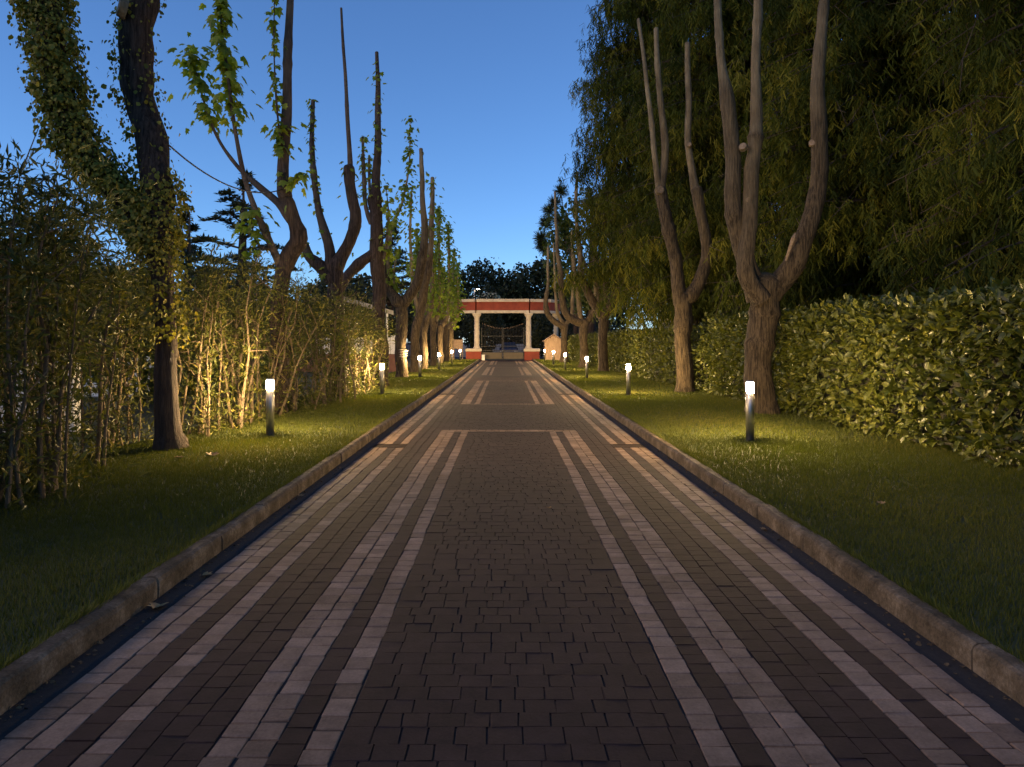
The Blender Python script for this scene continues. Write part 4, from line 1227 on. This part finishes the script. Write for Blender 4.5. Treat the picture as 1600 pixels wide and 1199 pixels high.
# ================================================================== GARDEN BEYOND THE SHRUBS
f = empty('white_fence', (-7.4, 36, 0), 'white boarded fence panel on a brown wall behind the rope-wound tree', 'fence')
for i in range(16):
    x = -9.4 + i * .25
    MB().box(x + .01, x + .24, 35.98, 36.02, .95, 1.75 + (.1 if i % 5 == 0 else 0)).build('board', M['white_paint'], f)
MB().box(-9.4, -5.4, 36.022, 36.06, 1.1, 1.18).box(-9.4, -5.4, 36.022, 36.06, 1.5, 1.58).build('rail', M['white_paint'], f)
tag(MB().box(-12, -5.2, 35.9, 36.1, 0, .93).build('low_wall', M['brown_wall']), 'low brown wall under the white fence', 'wall')
cn = empty('canopy', (-6.5, 34, 0), 'pale canopy edge on thin posts behind the straight dark pollard', 'canopy')
v = [(-7.6, 33.4, 3.45), (-5.5, 34, 2.85), (-5.5, 36, 2.85), (-7.6, 35.4, 3.45)]
MB().add(v + [(a, b2, z + .2) for a, b2, z in v], [(3, 2, 1, 0), (4, 5, 6, 7)] + [(i, (i + 1) % 4, 4 + (i + 1) % 4, 4 + i) for i in range(4)]).build('fascia', M['canopy'], cn)
for x, y, z in ((-7.5, 34, 3.4), (-5.6, 34.6, 2.86)): MB().bar((x, y, 0), (x, y, z), .05, 8).build('post', M['white_paint'], cn)
tag(MB().box(-16, -9.5, 19.9, 20.1, 0, 1.15, .01).build('garden_wall', M['white_paint']), 'low white garden wall glimpsed through the shrub stems', 'wall')
tag(MB().box(-9.6, -7.0, 11.9, 12.1, 0, 1.2, .01).build('garden_wall', M['white_paint']), 'low white garden wall behind the ivy-clad tree', 'wall')
tag(MB().box(8.3, 12.2, 39.9, 40.1, 0, 3.4).build('concrete_wall', M['pale_wall']), 'plain grey wall rising behind the far hedge', 'wall')

for i, (x, y, r_, hh) in enumerate(((-7.6, 5.6, 1.5, 2.9), (-8.6, 8.2, 1.6, 3.0), (-9.6, 14.6, 1.7, 2.7), (-8.3, 17.6, 1.6, 2.9), (-8.2, 22.0, 1.8, 2.8), (-9.0, 26.5, 2.0, 2.9))):
    bush(x, y, r_, hh, 3600, 'rounded green garden bush behind the twiggy shrubs, %s from the drive entrance' % ordn[i], 'far_leaf', .16)
# ================================================================== SMALL THINGS
# cable between the ivy tree and the cable-tied tree
p0, p1 = at(258, 222, 10.2), at(443, 296, 14.7)
pts = []
for t in np.linspace(0, 1, 9):
    q = p0 + (p1 - p0) * t; q[2] -= .55 * 4 * t * (1 - t) * .55; pts.append(q)
o, *_ = tube('cable', pts, [.012] * 9, M['cable'], None, n=5, step=.3, lump=0)
tag(o, 'thin black cable sagging from the ivy-clad tree to the next pollard', 'cable')
# litter in the gutters, long grass over the kerbs
n_ = 2600
sd_ = rng.choice((-1, 1), n_)
pos_ = np.stack([sd_ * (2.15 - np.abs(rng.normal(0, .05, n_))), rng.uniform(1.5, 40, n_) ** 1.0, np.full(n_, -.004)], 1)
leaves('gutter_litter', t_oval(.4), pos_, rdir(n_) * np.array((1, 1, .25)), np.tile((0, 0, 1.0), (n_, 1)) + rng.normal(0, .4, (n_, 3)), rng.uniform(.008, .034, n_), M['litter'], drive)
for lw, sg in ((lawn_l, -1), (lawn_r, 1)):
    n_ = 16000
    y_ = 1.5 + 38 * rng.random(n_) ** 1.6
    x_ = 2.262 + np.abs(rng.normal(0, .02, n_))
    clump = np.sin(y_ * 5.1) * np.sin(y_ * 1.7 + 1) + rng.normal(0, .5, n_)
    k_ = clump > -.3
    x_, y_ = x_[k_], y_[k_]; n_ = len(x_)
    d_ = np.stack([-sg * np.abs(rng.normal(.35, .35, n_)), rng.normal(0, .5, n_), np.ones(n_)], 1)
    leaves('edge_grass', t_blade(), np.stack([sg * x_, y_, np.full(n_, .09)], 1), d_, np.stack([rng.normal(0, .6, n_), -np.ones(n_), np.full(n_, .3)], 1), rng.uniform(.05, .10, n_), M['grass'], lw, np.where(y_ < 9, .006, .012))
fl = [(345, 718, 9.6), (305, 722, 9.4), (126, 1000, 3.7), (1130, 785, 7.0)]
for i, (x, y, l) in enumerate(((-3.72, 9.3, 'dry tan leaf lying curled on the lawn before the ivy-clad tree'), (-4.05, 9.15, 'small dry leaf on the lawn nearest the ivy-clad trunk'), (-2.08, 4.35, 'yellowed leaf lying in the gutter against the kerb'), (-2.06, 4.9, 'brown scrap of leaf in the gutter past the yellowed leaf'), (3.3, 6.6, 'dry leaf on the lawn before the broad-leaved hedge'), (-2.09, 7.4, 'dry leaf in the gutter opposite the ivy-clad tree'), (2.1, 6.1, 'dry leaf in the hedge-side gutter'), (.35, 6.9, 'small leaf lying on the dark centre paving'))):
    tv, tf = t_lobed(); s_ = (.16, .1, .11, .08, .08, .07, .07, .05)[i]
    z = float(lawn_height(x, y)) + .03 if abs(x) > 2.2 else .004
    tv = tv * s_ * np.array((1, 1, -1.2)); a = 1.3 * i + .6
    V = np.stack([x + tv[:, 0] * math.cos(a) - tv[:, 1] * math.sin(a), y + tv[:, 0] * math.sin(a) + tv[:, 1] * math.cos(a), z + tv[:, 2]], 1)
    tag(np_mesh('fallen_leaf', V, tf, M['dead_leaf']), l, 'leaf', 'fallen leaves')
